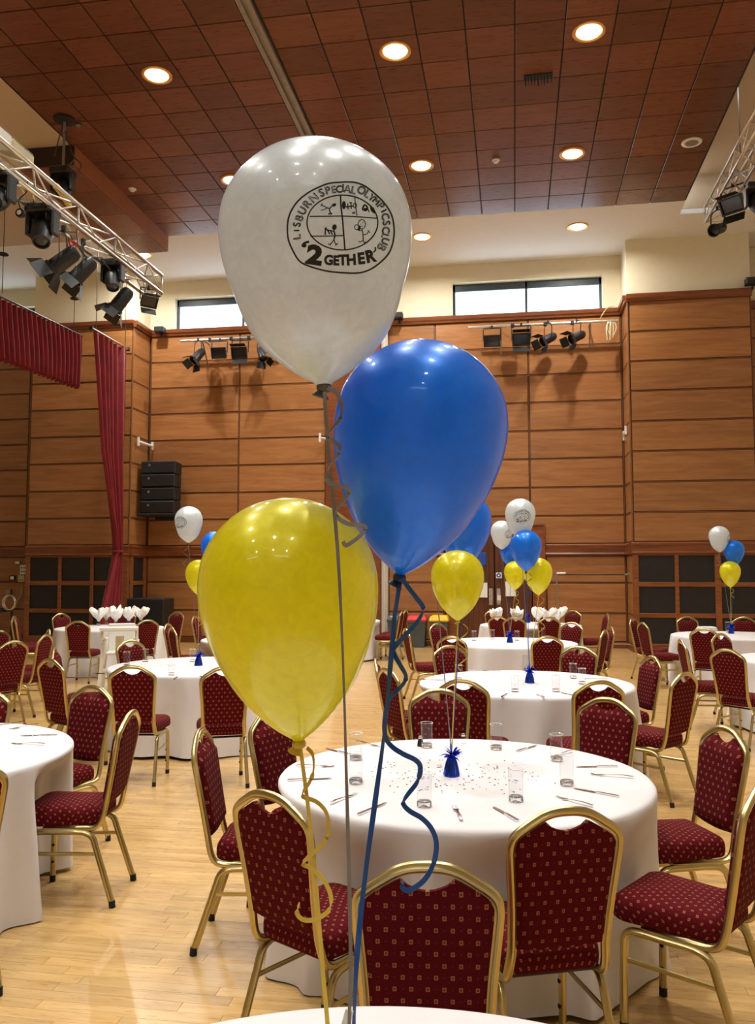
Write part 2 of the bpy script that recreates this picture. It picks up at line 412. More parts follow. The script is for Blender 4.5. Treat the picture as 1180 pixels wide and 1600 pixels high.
# pillars that carry the veneer forward of the far wall
YP = 18.78
PLX0, PLX1, PRX0, PRX1 = -11.72, -9.06, 2.52, 5.12
pill_l = structure('wall_pillar_left', MB().box((PLX0 + PLX1) / 2, (YP + YW) / 2 + .02, ZC / 2, PLX1 - PLX0 - .04, YW - YP, ZC), M['backing'])
pill_r = structure('wall_pillar_right', MB().box((PRX0 + PRX1) / 2, (YP + YW) / 2 + .02, ZC / 2, PRX1 - PRX0 - .04, YW - YP, ZC), M['backing'])
structure('wall_pillar_upper_left', MB().box((PLX0 + PLX1) / 2, (YP + YW) / 2 + .05, (ZC + HC) / 2, PLX1 - PLX0, YW - YP, HC - ZC), M['cream'])
structure('wall_pillar_upper_right', MB().box((PRX0 + PRX1) / 2, (YP + YW) / 2 + .05, (ZC + HC) / 2, PRX1 - PRX0, YW - YP, HC - ZC), M['cream'])

UP = [2.36, 3.01, 3.67, 4.34, 5.0, 5.67, 6.33, 6.99, 7.68]
LOW = [.13, .78, 1.47, 2.10]
pm = {}
GAP = .045
def wpanel(parent, axis, pos, a0, a1, z0, z1, face=-1, gap=GAP):
    k = (round(a1 - a0, 3), round(z1 - z0, 3))
    me = pm.get(k) or pm.setdefault(k, MB().cbox(0, 0, 0, a1 - a0 - gap, .03, z1 - z0 - gap, .006).mesh('wood_panel', M['panel']))
    if axis == 'y': inst('wood_panel', me, parent, ((a0 + a1) / 2, pos + face * .0, (z0 + z1) / 2))
    else: inst('wood_panel', me, parent, (pos, (a0 + a1) / 2, (z0 + z1) / 2), (0, 0, PI / 2))
beads = {}
def bead(parent, axis, pos, a0, a1, z0, z1):
    mb = beads.setdefault(parent.name, (parent, MB()))[1]
    if axis == 'y': mb.box((a0 + a1) / 2, pos, (z0 + z1) / 2, a1 - a0, .022, z1 - z0)
    else: mb.box(pos, (a0 + a1) / 2, (z0 + z1) / 2, .022, a1 - a0, z1 - z0)
def course(parent, axis, pos, cols, zs):
    for c0, c1 in cols:
        for z0, z1 in zip(zs, zs[1:]): wpanel(parent, axis, pos, c0, c1, z0, z1)
        for z in zs: bead(parent, axis, pos + (.008 if axis == 'y' else 0), c0, c1, z - .010, z + .010)
    e = sorted({q for c in cols for q in c})
    for q in e: bead(parent, axis, pos + .008 if axis == 'y' else pos, q - .009, q + .009, zs[0], zs[-1])
PY = YW + .015
MAIN = [(-9.03, -6.69), (-6.69, -4.48), (-2.95, -1.82), (-1.82, .38), (.38, 2.50)]
course(wall, 'y', PY, MAIN, UP)
course(wall, 'y', PY, [(-9.03, -6.69), (-6.69, -4.48), (-2.95, -1.63), (.72, 2.50)], LOW)
course(wall, 'y', PY, [(XL, -12.33), (-12.33, PLX0)], UP); course(wall, 'y', PY, [(XL, PLX0)], LOW)
course(wall, 'y', PY, [(PRX1, XR)], UP); course(wall, 'y', PY, [(PRX1, XR)], LOW)
course(pill_l, 'y', YP + .015, [(PLX0, PLX1 - .02)], UP); course(pill_r, 'y', YP + .015, [(PRX0 + .03, PRX1 - .02)], UP)
course(pill_l, 'x', PLX1 - .015, [(YP + .03, YW)], UP); course(pill_r, 'x', PRX0 + .015, [(YP + .03, YW)], UP)
course(pill_r, 'x', PRX0 + .015, [(YP + .03, YW)], LOW)
for n, (par, mb) in beads.items(): tag(mb.build('seam_bead', M['bead'], par), kind='stuff')
# corner posts, plain pilaster with the pale partition jamb
for par, x, y in ((pill_r, PRX0 + .012, YP + .012), (pill_l, PLX1 - .012, YP + .012)):
    MB().cbox(x, y, ZC / 2, .035, .035, ZC, .006).build('corner_post', M['bead'], par)
pil = MB().cbox(-3.80, YW - .01, ZC / 2, 1.36, .10, ZC, .01); structure('trim_3', pil, M['trimwood'])
structure('trim_4', MB().cbox(-3.03, YW - .03, ZC / 2, .15, .14, ZC, .02).cbox(-3.03, YW - .11, ZC / 2, .06, .03, ZC, .008), M['offwhite'])
# dado band, cornice and skirting
def run(name, prof, segs, mat):
    mb = MB()
    for a, b in segs:                                  # each run hugs a wall; profile (out, z)
        (x0, y0), (x1, y1) = a, b; d = Vector((x1 - x0, y1 - y0, 0)).normalized(); nrm = Vector((d.y, -d.x, 0))
        mb.ring([[Vector((p[0], p[1], 0)) + nrm * o + Vector((0, 0, z)) for o, z in prof] for p in (a, b)])
    structure(name, mb, mat)
FARSEG = [((XL, YW), (PLX0, YW)), ((PLX0, YP), (PLX1 + .02, YP)), ((PLX1, YP), (PLX1, YW)), ((-9.06, YW), (PRX0, YW)), ((PRX0, YW), (PRX0, YP)), ((PRX0 - .02, YP), (PRX1, YP)), ((PRX1, YW), (XR, YW))]
run('trim_5', [(0, 7.66), (.05, 7.66), (.06, 7.70), (.09, 7.73), (.10, 7.80), (.09, 7.82), (0, 7.82)], FARSEG, M['trimwood'])
run('trim_6', [(0, 2.10), (.05, 2.10), (.065, 2.13), (.045, 2.16), (.045, 2.28), (.06, 2.30), (.06, 2.335), (.03, 2.36), (0, 2.36)],
    FARSEG[:3] + [((-9.06, YW), (-1.63, YW)), ((.72, YW), (PRX0, YW))] + FARSEG[4:], M['trimwood'])
run('baseboard_far', [(0, 0), (.03, 0), (.03, .11), (.02, .13), (0, .13)], FARSEG[:3] + [((-9.06, YW), (-1.63, YW)), ((.72, YW), (PRX0, YW))] + FARSEG[4:], M['trimwood'])
# black panes in timber frames at the foot of each pillar
def grille(parent, axis, pos, a0, a1, cols, rws):
    mb = MB(); d = .04
    def b(u0, u1, v0, v1, d=.06):
        if axis == 'y': mb.cbox((u0 + u1) / 2, pos, (v0 + v1) / 2, u1 - u0, d, v1 - v0, .006)
        else: mb.cbox(pos, (u0 + u1) / 2, (v0 + v1) / 2, d, u1 - u0, v1 - v0, .006)
    e = [a0] + [q for c in cols for q in c] + [a1]
    for i in range(0, len(e), 2): b(e[i], e[i + 1], .13, 2.1)
    z = [.13] + [q for c in rws for q in c] + [2.10]
    for i in range(0, len(z), 2): b(a0, a1, z[i] + .002, z[i + 1] - .002, .052)
    mb.build('grille_frame', M['panel'] if False else M['trimwood2'], parent)
    for c0, c1 in cols:
        for z0, z1 in rws:
            me = MB().cbox(0, 0, 0, c1 - c0 + .02, .02, z1 - z0 + .02, .004).mesh('acoustic_pane', M['grille'])
            if axis == 'y': inst('acoustic_pane', me, parent, ((c0 + c1) / 2, pos + .015, (z0 + z1) / 2))
            else: inst('acoustic_pane', me, parent, (pos + (.015 if parent is pill_r else -.015), (c0 + c1) / 2, (z0 + z1) / 2), (0, 0, PI / 2))
M['trimwood2'] = wood('grille_frame_wood', srgb(104, 54, 24), srgb(132, 74, 34), srgb(150, 90, 44), island=True, tone=.15)
RW = [(.19, .74), (.84, 1.40), (1.505, 2.07)]
grille(pill_r, 'y', YP, PRX0 + .01, PRX1, [(2.64, 3.385), (3.47, 4.20), (4.325, 5.03)], RW)
grille(pill_l, 'y', YP, PLX0, PLX1 - .01, [(-11.60, -10.86), (-10.775, -10.03), (-9.945, -9.27)], RW)
grille(pill_l, 'x', PLX1, YP + .04, YW - .02, [(YP + .2, YW - .16)], RW)

# ---- double doors
D = empty('door_1', (-.455, YW - .02, 0), kind='structure')
fr = MB()
fr.cbox(-.98 , .0, 1.39, .28, .09, 2.78, .01); fr.cbox(1.02, .0, 1.39, .30, .09, 2.78, .01); fr.cbox(.02, 0, 2.68, 1.76, .084, .196, .01)
fr.cbox(-1.10, -.05, 1.39, .04, .04, 2.82, .006); fr.cbox(1.14, -.05, 1.39, .04, .04, 2.82, .006); fr.cbox(.02, -.05, 2.80, 2.28, .04, .04, .006)
fr.cbox(.89, -.05, 1.3, .03, .03, 2.6, .005); fr.cbox(-.85, -.05, 1.3, .03, .03, 2.6, .005)
fr.build('door_frame', M['trimwood2'], D)
for s in (-1, 1):
    lf = MB().cbox(s * .43, .0, 1.28, .84, .05, 2.52, .006).build('door_leaf', M['doorwood'], D)
    for k in range(7):
        MB().cbox(s * .43 + (k - 3) * .118, -.027, 1.28, .112, .012, 2.48, .004).build('board', M['doorwood'], lf)
    MB().cbox(s * .30, -.045, 2.02, .22, .02, .30, .006).build('vision_pane', M['lens'] if s > 0 else M['sign_blue'], lf)
    hp = MB().cbox(s * .09, -.045, 1.15, .09, .014, .38, .004)
    for q in range(3): hp.tube([(s * .09 - .025, -.055, 1.03 + q * .11), (s * .09, -.085, 1.06 + q * .11), (s * .09 + .025, -.055, 1.09 + q * .11)], .009, 6)
    hp.build('handle_plate', M['chrome'], lf)
# notices on the doors
def flat(name, x, y, z, wd, ht, mat, label, cat, th=.004):
    return tag(MB().cbox(x, y, z, wd, th, ht, .001).build(name, mat), label, cat)
yd = YW - .085
p1 = ony(798, 920, yd); flat('notice', p1.x, yd, p1.z, .24, .34, M['paper'], 'white printed notice on the right leaf of the far double doors', 'notice')
p1 = ony(755, 922, yd); flat('notice', p1.x, yd, p1.z, .20, .34, M['paper'], 'white notice on the left door leaf beside the yellow balloon', 'notice')
p1 = ony(780, 926, yd - .01); flat('push_plate', p1.x, yd - .01, p1.z - .12, .08, .12, M['whiteplastic'], 'small white lock plate low on the right far door leaf', 'plate')
sg = empty('door_sign', tuple(ony(779.5, 899, yd)), label='square white sign with blue disc on the far double doors', cat='sign')
MB().cbox(0, 0, 0, .13, .006, .13, .001).build('sign_plate', M['paper'], sg)
MB().lathe([(.052, 0), (.052, .004)], 20, Matrix.Translation((0, -.0035, 0)) @ Matrix.Rotation(PI / 2, 4, 'X')).build('blue_disc', M['sign_blue'], sg)
MB().lathe([(.022, 0), (.022, .003)], 16, Matrix.Translation((0, -.007, 0)) @ Matrix.Rotation(PI / 2, 4, 'X')).build('white_mark', M['paper'], sg)

# ---- ceiling lamps
lamp_rim = MB().lathe([(.225, .0), (.225, -.012), (.21, -.022), (.180, -.016), (.165, 0)], 32, cap=False).mesh('rim', M['lamprim'], True)
lamp_lens = MB().lathe([(.168, -.004), (.150, -.020), (.09, -.032), (.0005, -.036)], 28).mesh('lens', M['bulb'], True)
def downlight(x, y, z, label, watt, size=.30, spread=125):
    r = empty('ceiling_light', (x, y, z), label=label, cat='light', group='round recessed ceiling lights')
    inst('rim', lamp_rim, r); inst('lens', lamp_lens, r)
    L = bpy.data.lights.new('lamp', 'AREA'); L.shape = 'DISK'; L.size = size; L.energy = watt; L.spread = math.radians(spread); L.color = WARM
    o = bpy.data.objects.new('lamp', L); link(o); o.parent = r; o.location = (0, 0, -.045)
ROWN = ['second row from the far end', 'third row from the far end', 'fourth row', 'row over the tables', 'row over the nearest table', 'row behind the viewer', 'last row by the rear wall']
ROWN[0] = 'row nearest the far end'; ROWN[1] = 'second row from the far end'
for i, (y, pw) in enumerate(((14.635, 1), (11.25, 1), (7.87, 1), (4.48, 1), (1.1, .7), (-2.3, .3), (-5.7, .3))):   # the rear rows are dimmed
    for x, n in ((-5.15, 'left'), (-1.58, 'middle'), (1.09, 'right')):
        downlight(x, y, HC - .022, f'{n} round ceiling light in the veneered ceiling, {ROWN[i]}', LAMP_W * pw)
for x, n in ((1.42, 'above the right window'), (-1.92, 'right of the silver balloon'), (-5.2, 'hidden behind the silver balloon'), (-8.45, 'at the tip of the left truss')):
    downlight(x, 17.9, HC, f'round light in the white soffit {n}', LAMP_W * 1.5, .2, 165)

# ================================================================== BANQUET CHAIRS
TUBE = [(.0160 * math.cos(t), .0140 * math.sin(t)) for t in [2 * PI * j / 14 for j in range(14)]]
# fluted face: two shallow grooves along the wide outer face of the tube
TUBE = [(a * (1 - .22 * (1 if j in (2, 5, 9, 12) else 0)), b * (1 - .22 * (1 if j in (2, 5, 9, 12) else 0))) for j, (a, b) in enumerate(TUBE)]
def yback(z): return lerp([(.38, -.175), (.42, -.195), (.46, -.210), (.60, -.236), (.80, -.272), (.96, -.300)], z)
HW = [(.40, .166), (.50, .161), (.60, .164), (.70, .172), (.78, .180), (.84, .184), (.865, .178)]
def chair_parts():
    P = {}
    half = [(.162, .10, .385), (.165, .02, .385), (.167, -.10, .385), (.168, -.155, .388), (.168, -.188, .405), (.166, -.206, .445)]
    half += [(lerp(HW, z), yback(z), z) for z in (.50, .56, .62, .68, .74, .79, .83)]
    half += [(.178, yback(.862), .862), (.158, yback(.885), .885), (.117, yback(.912), .912), (.080, yback(.933), .933), (.043, yback(.944), .944)]
    path = [Vector((x, y, z)) for x, y, z in half] + [Vector((0, yback(.947), .947))] + [Vector((-x, y, z)) for x, y, z in reversed(half)]
    mb = MB(); mb.sweep(catmull(path, 3), TUBE, up=(0, 0, 1)); P['back_frame'] = mb.mesh('back_frame', M['gold'], True, 40)
    # backrest cushion
    def ztop(x):
        x = abs(x)
        z = lerp([(0, .936), (.042, .932), (.079, .920), (.117, .898), (.154, .876), (.173, .850), (.186, .83)], x) - .008
        if x < .062: z = min(z, .903 - .020 * math.cos(x / .062 * PI / 2))
        return z
    NX, NZ = 20, 12; mb = MB(); mb.uv = []; fr, bk = [], []
    for i in range(NX + 1):
        s = -1 + 2 * i / NX
        for j in range(NZ + 1):
            t = j / NZ; zb = .505 - .012 * (1 - s * s) ; x0 = s * .168
            zt = ztop(s * .175); z = zb + (zt - zb) * t
            x = s * (lerp(HW, min(z, .84)) - .010 if True else 0)
            x = x if z < .84 else s * .173
            ed = min(1.0, (1 - abs(s)) / .18) ; ed2 = min(1, t / .12, (1 - t) / .10); b = (math.sqrt(max(0, 1 - (1 - ed) ** 2))) * math.sqrt(max(0, 1 - (1 - ed2) ** 2))
            fr.append((x, yback(z) + .008 + .026 * b, z)); bk.append((x, yback(z) - .006 - .010 * b, z))
    n = len(fr); mb.v = fr + bk; R_ = NZ + 1
    for i in range(NX):
        for j in range(NZ):
            a = i * R_ + j; mb.f.append((a, a + R_, a + R_ + 1, a + 1)); mb.f.append((n + a, n + a + 1, n + a + R_ + 1, n + a + R_))
    for i in range(NX):
        a = i * R_; mb.f.append((a, n + a, n + a + R_, a + R_)); a += NZ; mb.f.append((a, a + R_, n + a + R_, n + a))
    for j in range(NZ):
        a = j; mb.f.append((a, a + 1, n + a + 1, n + a)); a = NX * R_ + j; mb.f.append((a, n + a, n + a + 1, a + 1))
    mb.uv = [(p[0], p[2]) for p in mb.v]; P['backrest'] = mb.mesh('backrest', M['fabric'], True, 60)
    # seat cushion: rounded trapezoid, domed
    def outline(inset, z):
        pts = []; cs = [(.198, .225), (-.198, .225), (-.172, -.185), (.172, -.185)]; rad = [.07, .07, .05, .05]
        for k, (cx, cy) in enumerate(cs):
            r = rad[k]; ox, oy = cx - math.copysign(r, cx), cy - math.copysign(r, cy); a0 = k * PI / 2
            for q in range(7):
                a = a0 + q / 6 * PI / 2; pts.append(Vector((ox + (r - min(inset, r * .8)) * math.cos(a), oy + (r - min(inset, r * .8)) * math.sin(a), z)))
        if inset > .05:
            pts = [Vector((p.x * (1 - (inset - .05) * 4.6), .02 + (p.y - .02) * (1 - (inset - .05) * 4.6), z)) for p in pts]
        return pts
    mb = MB(); lv = [(.014, .400), (.003, .408), (0, .420), (0, .448), (.003, .464), (.010, .477), (.022, .487), (.040, .493), (.08, .499), (.16, .505), (.24, .507)]
    rings = [outline(i, z) for i, z in lv]; mb.ring(rings); mb.uv = []
    for k, (i, z) in enumerate(lv):
        for p in rings[k]:
            d = Vector((p.x, p.y - .02)); d = d.normalized() * max(0, .470 - z); mb.uv.append(((p.x + d.x) * 1.35, (p.y + d.y) * 1.35))
    P['seat'] = mb.mesh('seat', M['fabric'], True, 60)
    for s in (-1, 1):
        x = s * .176
        fl_ = [(x, .02, .372), (x, .10, .372), (x, .140, .366), (x, .160, .345), (x, .166, .30), (x, .170, .15), (x, .172, .022)]
        rl = [(x, .02, .372), (x, -.08, .372), (x, -.130, .364), (x, -.160, .340), (x * 1.01, -.178, .29), (x * 1.04, -.225, .15), (x * 1.07, -.268, .022)]
        for nme, pth in (('f', fl_), ('r', rl)):
            P['leg', nme, s] = MB().sweep(catmull(pth, 3), TUBE, up=(1, 0, 0)).mesh('leg', M['gold'], True, 40)
            e = Vector(pth[-1]); P['cap', nme, s] = MB().tube([e + Vector((0, 0, .012)), Vector((e.x, e.y - (.003 if nme == 'r' else 0), .0))], .0165, 10).mesh('foot_cap', M['rubber'], True, 40)
        P['str', s] = MB().sweep([(x, .166, .262), (x, .06, .262), (x * 1.015, -.184, .262)], [(.006 * math.cos(t), .010 * math.sin(t)) for t in [2 * PI * j / 8 for j in range(8)]], up=(0, 0, 1)).mesh('stretcher', M['gold'], True, 40)
        P['bump', s] = MB().box(x - s * .013, .168, .20, .008, .012, .012).box(x - s * .013, .169, .11, .008, .012, .012).mesh('stacking_bumper', M['rubber'])
    P['brace'] = MB().bar((-.18, .08, .378), (.18, .08, .378), .009).bar((-.18, -.12, .378), (.18, -.12, .378), .009).mesh('seat_support', M['black'])
    return P
CP = chair_parts()
def chair_proto():
    r = empty('banquet_chair', cat='chair')
    for k in ('seat', 'backrest', 'back_frame'): inst(k, CP[k], r)
    for s in (-1, 1):
        for q in 'fr':
            lg = inst('leg', CP['leg', q, s], r); inst('foot_cap', CP['cap', q, s], lg)
            if q == 'f': inst('stacking_bumper', CP['bump', s], lg)
        inst('stretcher', CP['str', s], r)
    inst('seat_support', CP['brace'], r)
    return r
_proto = chair_proto(); _used = False
CHAIRS = []                                                    # (x, y, rotation) of every placed chair
def chair(x, y, face, label, group):
    """x, y: where the top of the back stands; face: direction (radians) the seat points to"""
    global _used
    rz = face - PI / 2; o = _proto if not _used else copy_tree(_proto); _used = True
    ox, oy = x + .300 * math.cos(face), y + .300 * math.sin(face)
    o.location = (ox, oy, 0); o.rotation_euler = (0, 0, rz); o['label'] = label; o['category'] = 'chair'; o['group'] = group
    CHAIRS.append((ox, oy, rz)); return o

# ================================================================== TABLES
TR = .915
TABLES = {'A': (-.25, 4.05), 'B': (.08, 7.48), 'C': (-.08, 11.72), 'D': (.28, 15.75), 'E': (-3.2, 8.3), 'F': (-6.95, 13.75),
          'G': (-3.28, 4.05), 'H': (3.3, 13.6), 'I': (3.35, 9.95), 'J': (-3.55, 11.75), 'K': (-3.58, 16.6), 'L': (-7.35, 9.3), 'Z': (-.16, 1.0)}
ZT = .952
PX = lambda u, v: onz(u, v, ZT)
def cpx(t, u, v, label, face=None, turn=0.0, xy=None, pull=None):
    p = PX(u, v) if xy is None else Vector((*xy, 0)); c = TABLES[t]
    if pull is not None:                                           # keep the bearing, set the distance from the table centre
        d = Vector((p.x - c[0], p.y - c[1])).normalized() * pull; p = Vector((c[0] + d.x, c[1] + d.y, 0))
    a = math.atan2(c[1] - p.y, c[0] - p.x) if face is None else face
    return chair(p.x, p.y, a + turn, label, GROUPS[t])
GROUPS = {k: f'red and gold chairs around {n}' for k, n in {
    'A': 'the nearest laid table', 'B': 'the second table of the middle row', 'C': 'the third table of the middle row', 'D': 'the napkin table by the doors', 'E': 'the table left of the yellow balloon',
    'F': 'the napkin table by the curtain', 'G': 'the near left table', 'H': 'the far right table', 'I': 'the right edge table', 'J': 'the table behind the yellow balloon', 'K': 'the table by the bins', 'L': 'the hidden far left table'}.items()}
# nearest laid table
cpx('A', 668, 1352, 'red chair in the foreground middle, its back to the viewer, above the front cloth', turn=.10)
cpx('A', 887, 1265, 'red chair at the front right of the nearest laid table, back to the viewer', turn=.05)
cpx('A', 418, 1240, 'red chair, front left of the nearest laid table, under the yellow balloon', turn=-.10)
cpx('A', 312, 1141, 'red chair at the left side of the nearest laid table, turned sideways', turn=0.)
cpx('A', 420, 1112, 'red chair half hidden behind the tip of the large yellow balloon')
cpx('A', 686, 1078, 'red chair facing us behind the nearest laid table, beside the ribbons', turn=-.08)
cpx('A', 950, 1092, 'red chair facing us at the back right of the nearest laid table')
cpx('A', 1136, 1137, 'red chair at the right side of the nearest laid table, farther of the two', turn=.12)
cpx('A', 1195, 1222, 'red chair cut by the right edge of the picture, whole seat showing', turn=.05)
# second table
cpx('B', 604, 1045, 'red chair seen from behind at the left of the second table, beside the blue ribbon', turn=-.12)
cpx('B', 586, 1030, 'red chair at the left of the second table, mostly behind the yellow balloon')
cpx('B', 722, 1063, 'red chair, back to us, in front of the second table, behind the ribbons')
cpx('B', 937, 1065, 'red chair with its back to us at the front right of the second table', turn=.05)
cpx('B', 1020, 1026, 'red chair facing left at the right side of the second table')
cpx('B', 1072, 1052, 'red chair facing left at the front right of the second table, seen from its side', turn=-.06)
cpx('B', 702, 1009, 'red chair facing us at the back left of the second table')
cpx('B', 905, 1011, 'red chair facing us at the back right of the second table')
# third table
cpx('C', 638, 983, 'red chair at the left of the third table before the red lidded bin', xy=(-1.45, 11.2))
cpx('C', 705, 995, 'red chair, back to us, at the front left of the third table')
cpx('C', 856, 995, 'red chair with its back to us at the front right of the third table')
cpx('C', 683, 974, 'red chair at the back left of the third table before the yellow lidded bin')
cpx('C', 894, 973, 'red chair facing us at the back right of the third table')
cpx('C', 946, 985, 'red chair facing left at the right of the third table, nearer of two overlapping', turn=-.05)
cpx('C', 955, 980, 'red chair facing left at the right of the third table, farther of two overlapping')
# napkin table by the doors
cpx('D', 752, 952, 'red chair at the back left of the napkin table by the double doors', pull=1.45)
cpx('D', 761, 965, 'red chair at the left of the napkin table by the double doors', pull=1.3)
cpx('D', 774, 972, 'red chair, back to us, in front of the napkin table by the doors', pull=1.45)
cpx('D', 869, 967, 'red chair, back to us, front right of the napkin table by the doors', pull=1.35)
cpx('D', 905, 954, 'red chair facing us, back right of the napkin table by the doors', pull=1.5)
cpx('D', 944, 959, 'red chair facing left at the right of the napkin table by the doors', pull=1.4)
cpx('D', 832, 953, 'red chair facing us behind the napkins by the doors', xy=(.55, 17.2))
# table left of the yellow balloon
cpx('E', 206, 1041, 'red chair with its back to us in front of the left laid table, fully visible', turn=.06)
cpx('E', 352, 1043, 'red chair with its back to us half behind the left edge of the yellow balloon', turn=-.05)
cpx('E', 77, 1031, 'red chair facing right at the left of the left laid table, nearer of two overlapping')
cpx('E', 84, 1013, 'red chair facing right at the left of the left laid table, farther of two overlapping')
cpx('E', 203, 1001, 'red chair facing us behind the left laid table, in front of the white high chair')
# napkin table by the curtain
cpx('F', 121, 971, 'red chair with its back to us left of the white high chair', turn=-.05)
cpx('F', 231, 969, 'red chair with its back to us right of the white high chair')
cpx('F', 95, 959, 'red chair facing us, back left of the napkin table by the curtain')
cpx('F', 246, 956, 'red chair facing us at the back right of the napkin table by the curtain', xy=(-6.35, 15.25))
cpx('F', 186, 950, 'red chair just visible behind the napkins by the curtain', xy=(-7.35, 15.15))
cpx('F', 56, 963, 'red chair facing right near the black trolley, farther of two', xy=(-8.5, 13.3))
cpx('F', 46, 967, 'red chair facing right near the black trolley, nearer of two', xy=(-8.15, 12.75))
# near left table
cpx('G', 147, 1073, 'red chair at the back right of the near left table, front of its back showing', turn=0.1)
cpx('G', 207, 1112, 'red chair at the right of the near left table, seen side on', turn=-.05)
cpx('G', -66, 1192, 'red chair cut by the left picture edge, in front of the near left table')
cpx('G', -26, 1077, 'red chair cut by the left picture edge, behind the near left table')
# right side tables
cpx('H', 990, 966, 'red chair facing right at the left of the far right table, farther of two', xy=(1.9, 14.3))
cpx('H', 1003, 973, 'red chair facing right at the left of the far right table, nearer of two')
cpx('H', 1100, 982, 'red chair with its back to us in front of the far right table')
cpx('H', 1066, 963, 'red chair facing us at the back left of the far right table', pull=1.5)
cpx('H', 1164, 964, 'red chair facing us at the back right of the far right table', pull=1.5)
cpx('I', 1133, 991, 'red chair facing us behind the right edge table', pull=1.3)
cpx('I', 1135, 1015, 'red chair seen from behind at the front left of the right edge table')
cpx('I', 1063, 1000, 'red chair seen edge on at the left of the right edge table', face=.05)
# behind the yellow balloon and by the bins
cpx('J', 268, 981, 'red chair facing right, edge on, nearer of two left of the yellow balloon')
cpx('J', 262, 975, 'red chair facing right, edge on, farther of two left of the yellow balloon')
cpx('J', 304, 963, 'red chair facing right under the small yellow balloon on the left', face=.05)
cpx('K', 629, 955, 'red chair facing left before the white labelled bin, nearer of two', face=PI - .05)
cpx('K', 635, 953, 'red chair facing left before the white labelled bin, farther of two', face=PI - .1)
cpx('L', 73, 992, 'red chair facing left at the far left, nearer of two overlapping', turn=0)
cpx('L', 77, 984, 'red chair facing left at the far left, farther of two overlapping', turn=.0)
cpx('L', 22, 1002, 'red chair with its back to us at the far left, legs visible below')
cpx('L', -2, 986, 'red chair at the far left picture edge, only part of its frame showing', face=PI * .9)

# ---- cloth
def tablecloth_mesh(cx, cy, seed, k=1.0, nt=180):
    rnd = random.Random(seed); mb = MB(); rings = []
    folds = [(rnd.randint(5, 8), rnd.random() * 6.28, .5), (rnd.randint(10, 14), rnd.random() * 6.28, .9), (rnd.randint(17, 23), rnd.random() * 6.28, .5)]
    lv = [(0.30, .7520), (.60, .7520), (.86, .7520), (.895, .7515), (.910, .747), (.918, .738), (.921, .722), (.924, .69), (.927, .64), (.930, .58), (.934, .51), (.938, .44), (.942, .37), (.946, .29), (.95, .20), (.955, .11), (.96, .05), (.962, .018)]
    near = [(x, y, rz) for x, y, rz in CHAIRS if math.hypot(x - cx, y - cy) < 1.9]
    for r, z in lv:
        c = []
        for j in range(nt):
            th = 2 * PI * j / nt; d = max(0, .735 - z) / .735
            f = sum(a * math.sin(n * th + p + d * .6) for n, p, a in folds)
            rad = r * k + .040 * d ** .8 * f + .014 * max(0, f) * d
            zz = z + (.012 * math.sin(3 * th + folds[0][1]) if z < .03 else 0)
            x, y = cx + rad * math.cos(th), cy + rad * math.sin(th)
            if z < .74:
                for ox, oy, rz in near:
                    ca, sa = math.cos(-rz), math.sin(-rz); lx, ly = ca * (x - ox) - sa * (y - oy), sa * (x - ox) + ca * (y - oy)
                    if ly < .262 and abs(lx) < .36 and ly > -.19:
                        wgt = sstep(.36, .23, abs(lx)) * sstep(.74, .54, z)
                        dy = min(.62, (.262 - ly)) * wgt; x += -math.sin(rz) * dy; y += math.cos(rz) * dy
            c.append(Vector((x - cx, y - cy, zz)))
        rings.append(c)
    mb.ring(rings, cap0=True, cap1=False); return mb.mesh('tablecloth', M['linen'], True)
table_top = MB().lathe([(TR - .05, .722), (TR - .04, .728), (TR - .04, .742), (TR - .048, .748)], 64).mesh('tabletop', M['tan'])
tleg = MB().tube([(0, 0, 0), (0, 0, .722)], .016, 8).mesh('leg', M['black'])
RK = {'A': .945}
CLN = {'A': ('nearest laid round table in the middle', 'largest white tablecloth, on the nearest laid round table'), 'B': ('second round table of the middle row', 'white tablecloth of the second table in the middle row'),
       'C': ('third round table of the middle row', 'white tablecloth of the third table in the middle row'), 'D': ('round napkin table by the double doors', 'white tablecloth of the napkin table by the double doors'),
       'E': ('laid round table left of the yellow balloon', 'white tablecloth of the laid table left of the yellow balloon'), 'F': ('round napkin table by the red curtain', 'white tablecloth of the napkin table by the red curtain'),
       'G': ('near round table cut by the left edge', 'white tablecloth cut by the left edge of the picture'), 'H': ('far right round table with balloons', 'white tablecloth under the small balloons on the far right'),
       'I': ('round table cut by the right edge', 'white tablecloth cut by the right edge of the picture'), 'J': ('round table mostly behind the yellow balloon', 'white tablecloth mostly behind the large yellow balloon'),
       'K': ('round table near the bins', 'white tablecloth near the bins, right of the yellow balloon'), 'Z': ('front round table under the big balloons', 'white tablecloth at the bottom edge under the big balloons')}
for i, (k, (tl, cl)) in enumerate(CLN.items()):
    cx, cy = TABLES[k]
    t = empty('round_table', (cx, cy, 0), label=tl + ', hidden by its cloth', cat='table', group='round banquet tables')
    q = RK.get(k, 1.0); inst('tabletop', table_top, t).scale = (q, q, 1)
    for a in range(4): inst('leg', tleg, t, (.42 * math.cos(a * PI / 2 + .7), .42 * math.sin(a * PI / 2 + .7), 0))
    o = inst('tablecloth', tablecloth_mesh(cx, cy, 11 + i, RK.get(k, 1.0)), loc=(cx, cy, 0)); tag(o, cl, 'tablecloth', 'white round tablecloths')
ZTOP = .7525

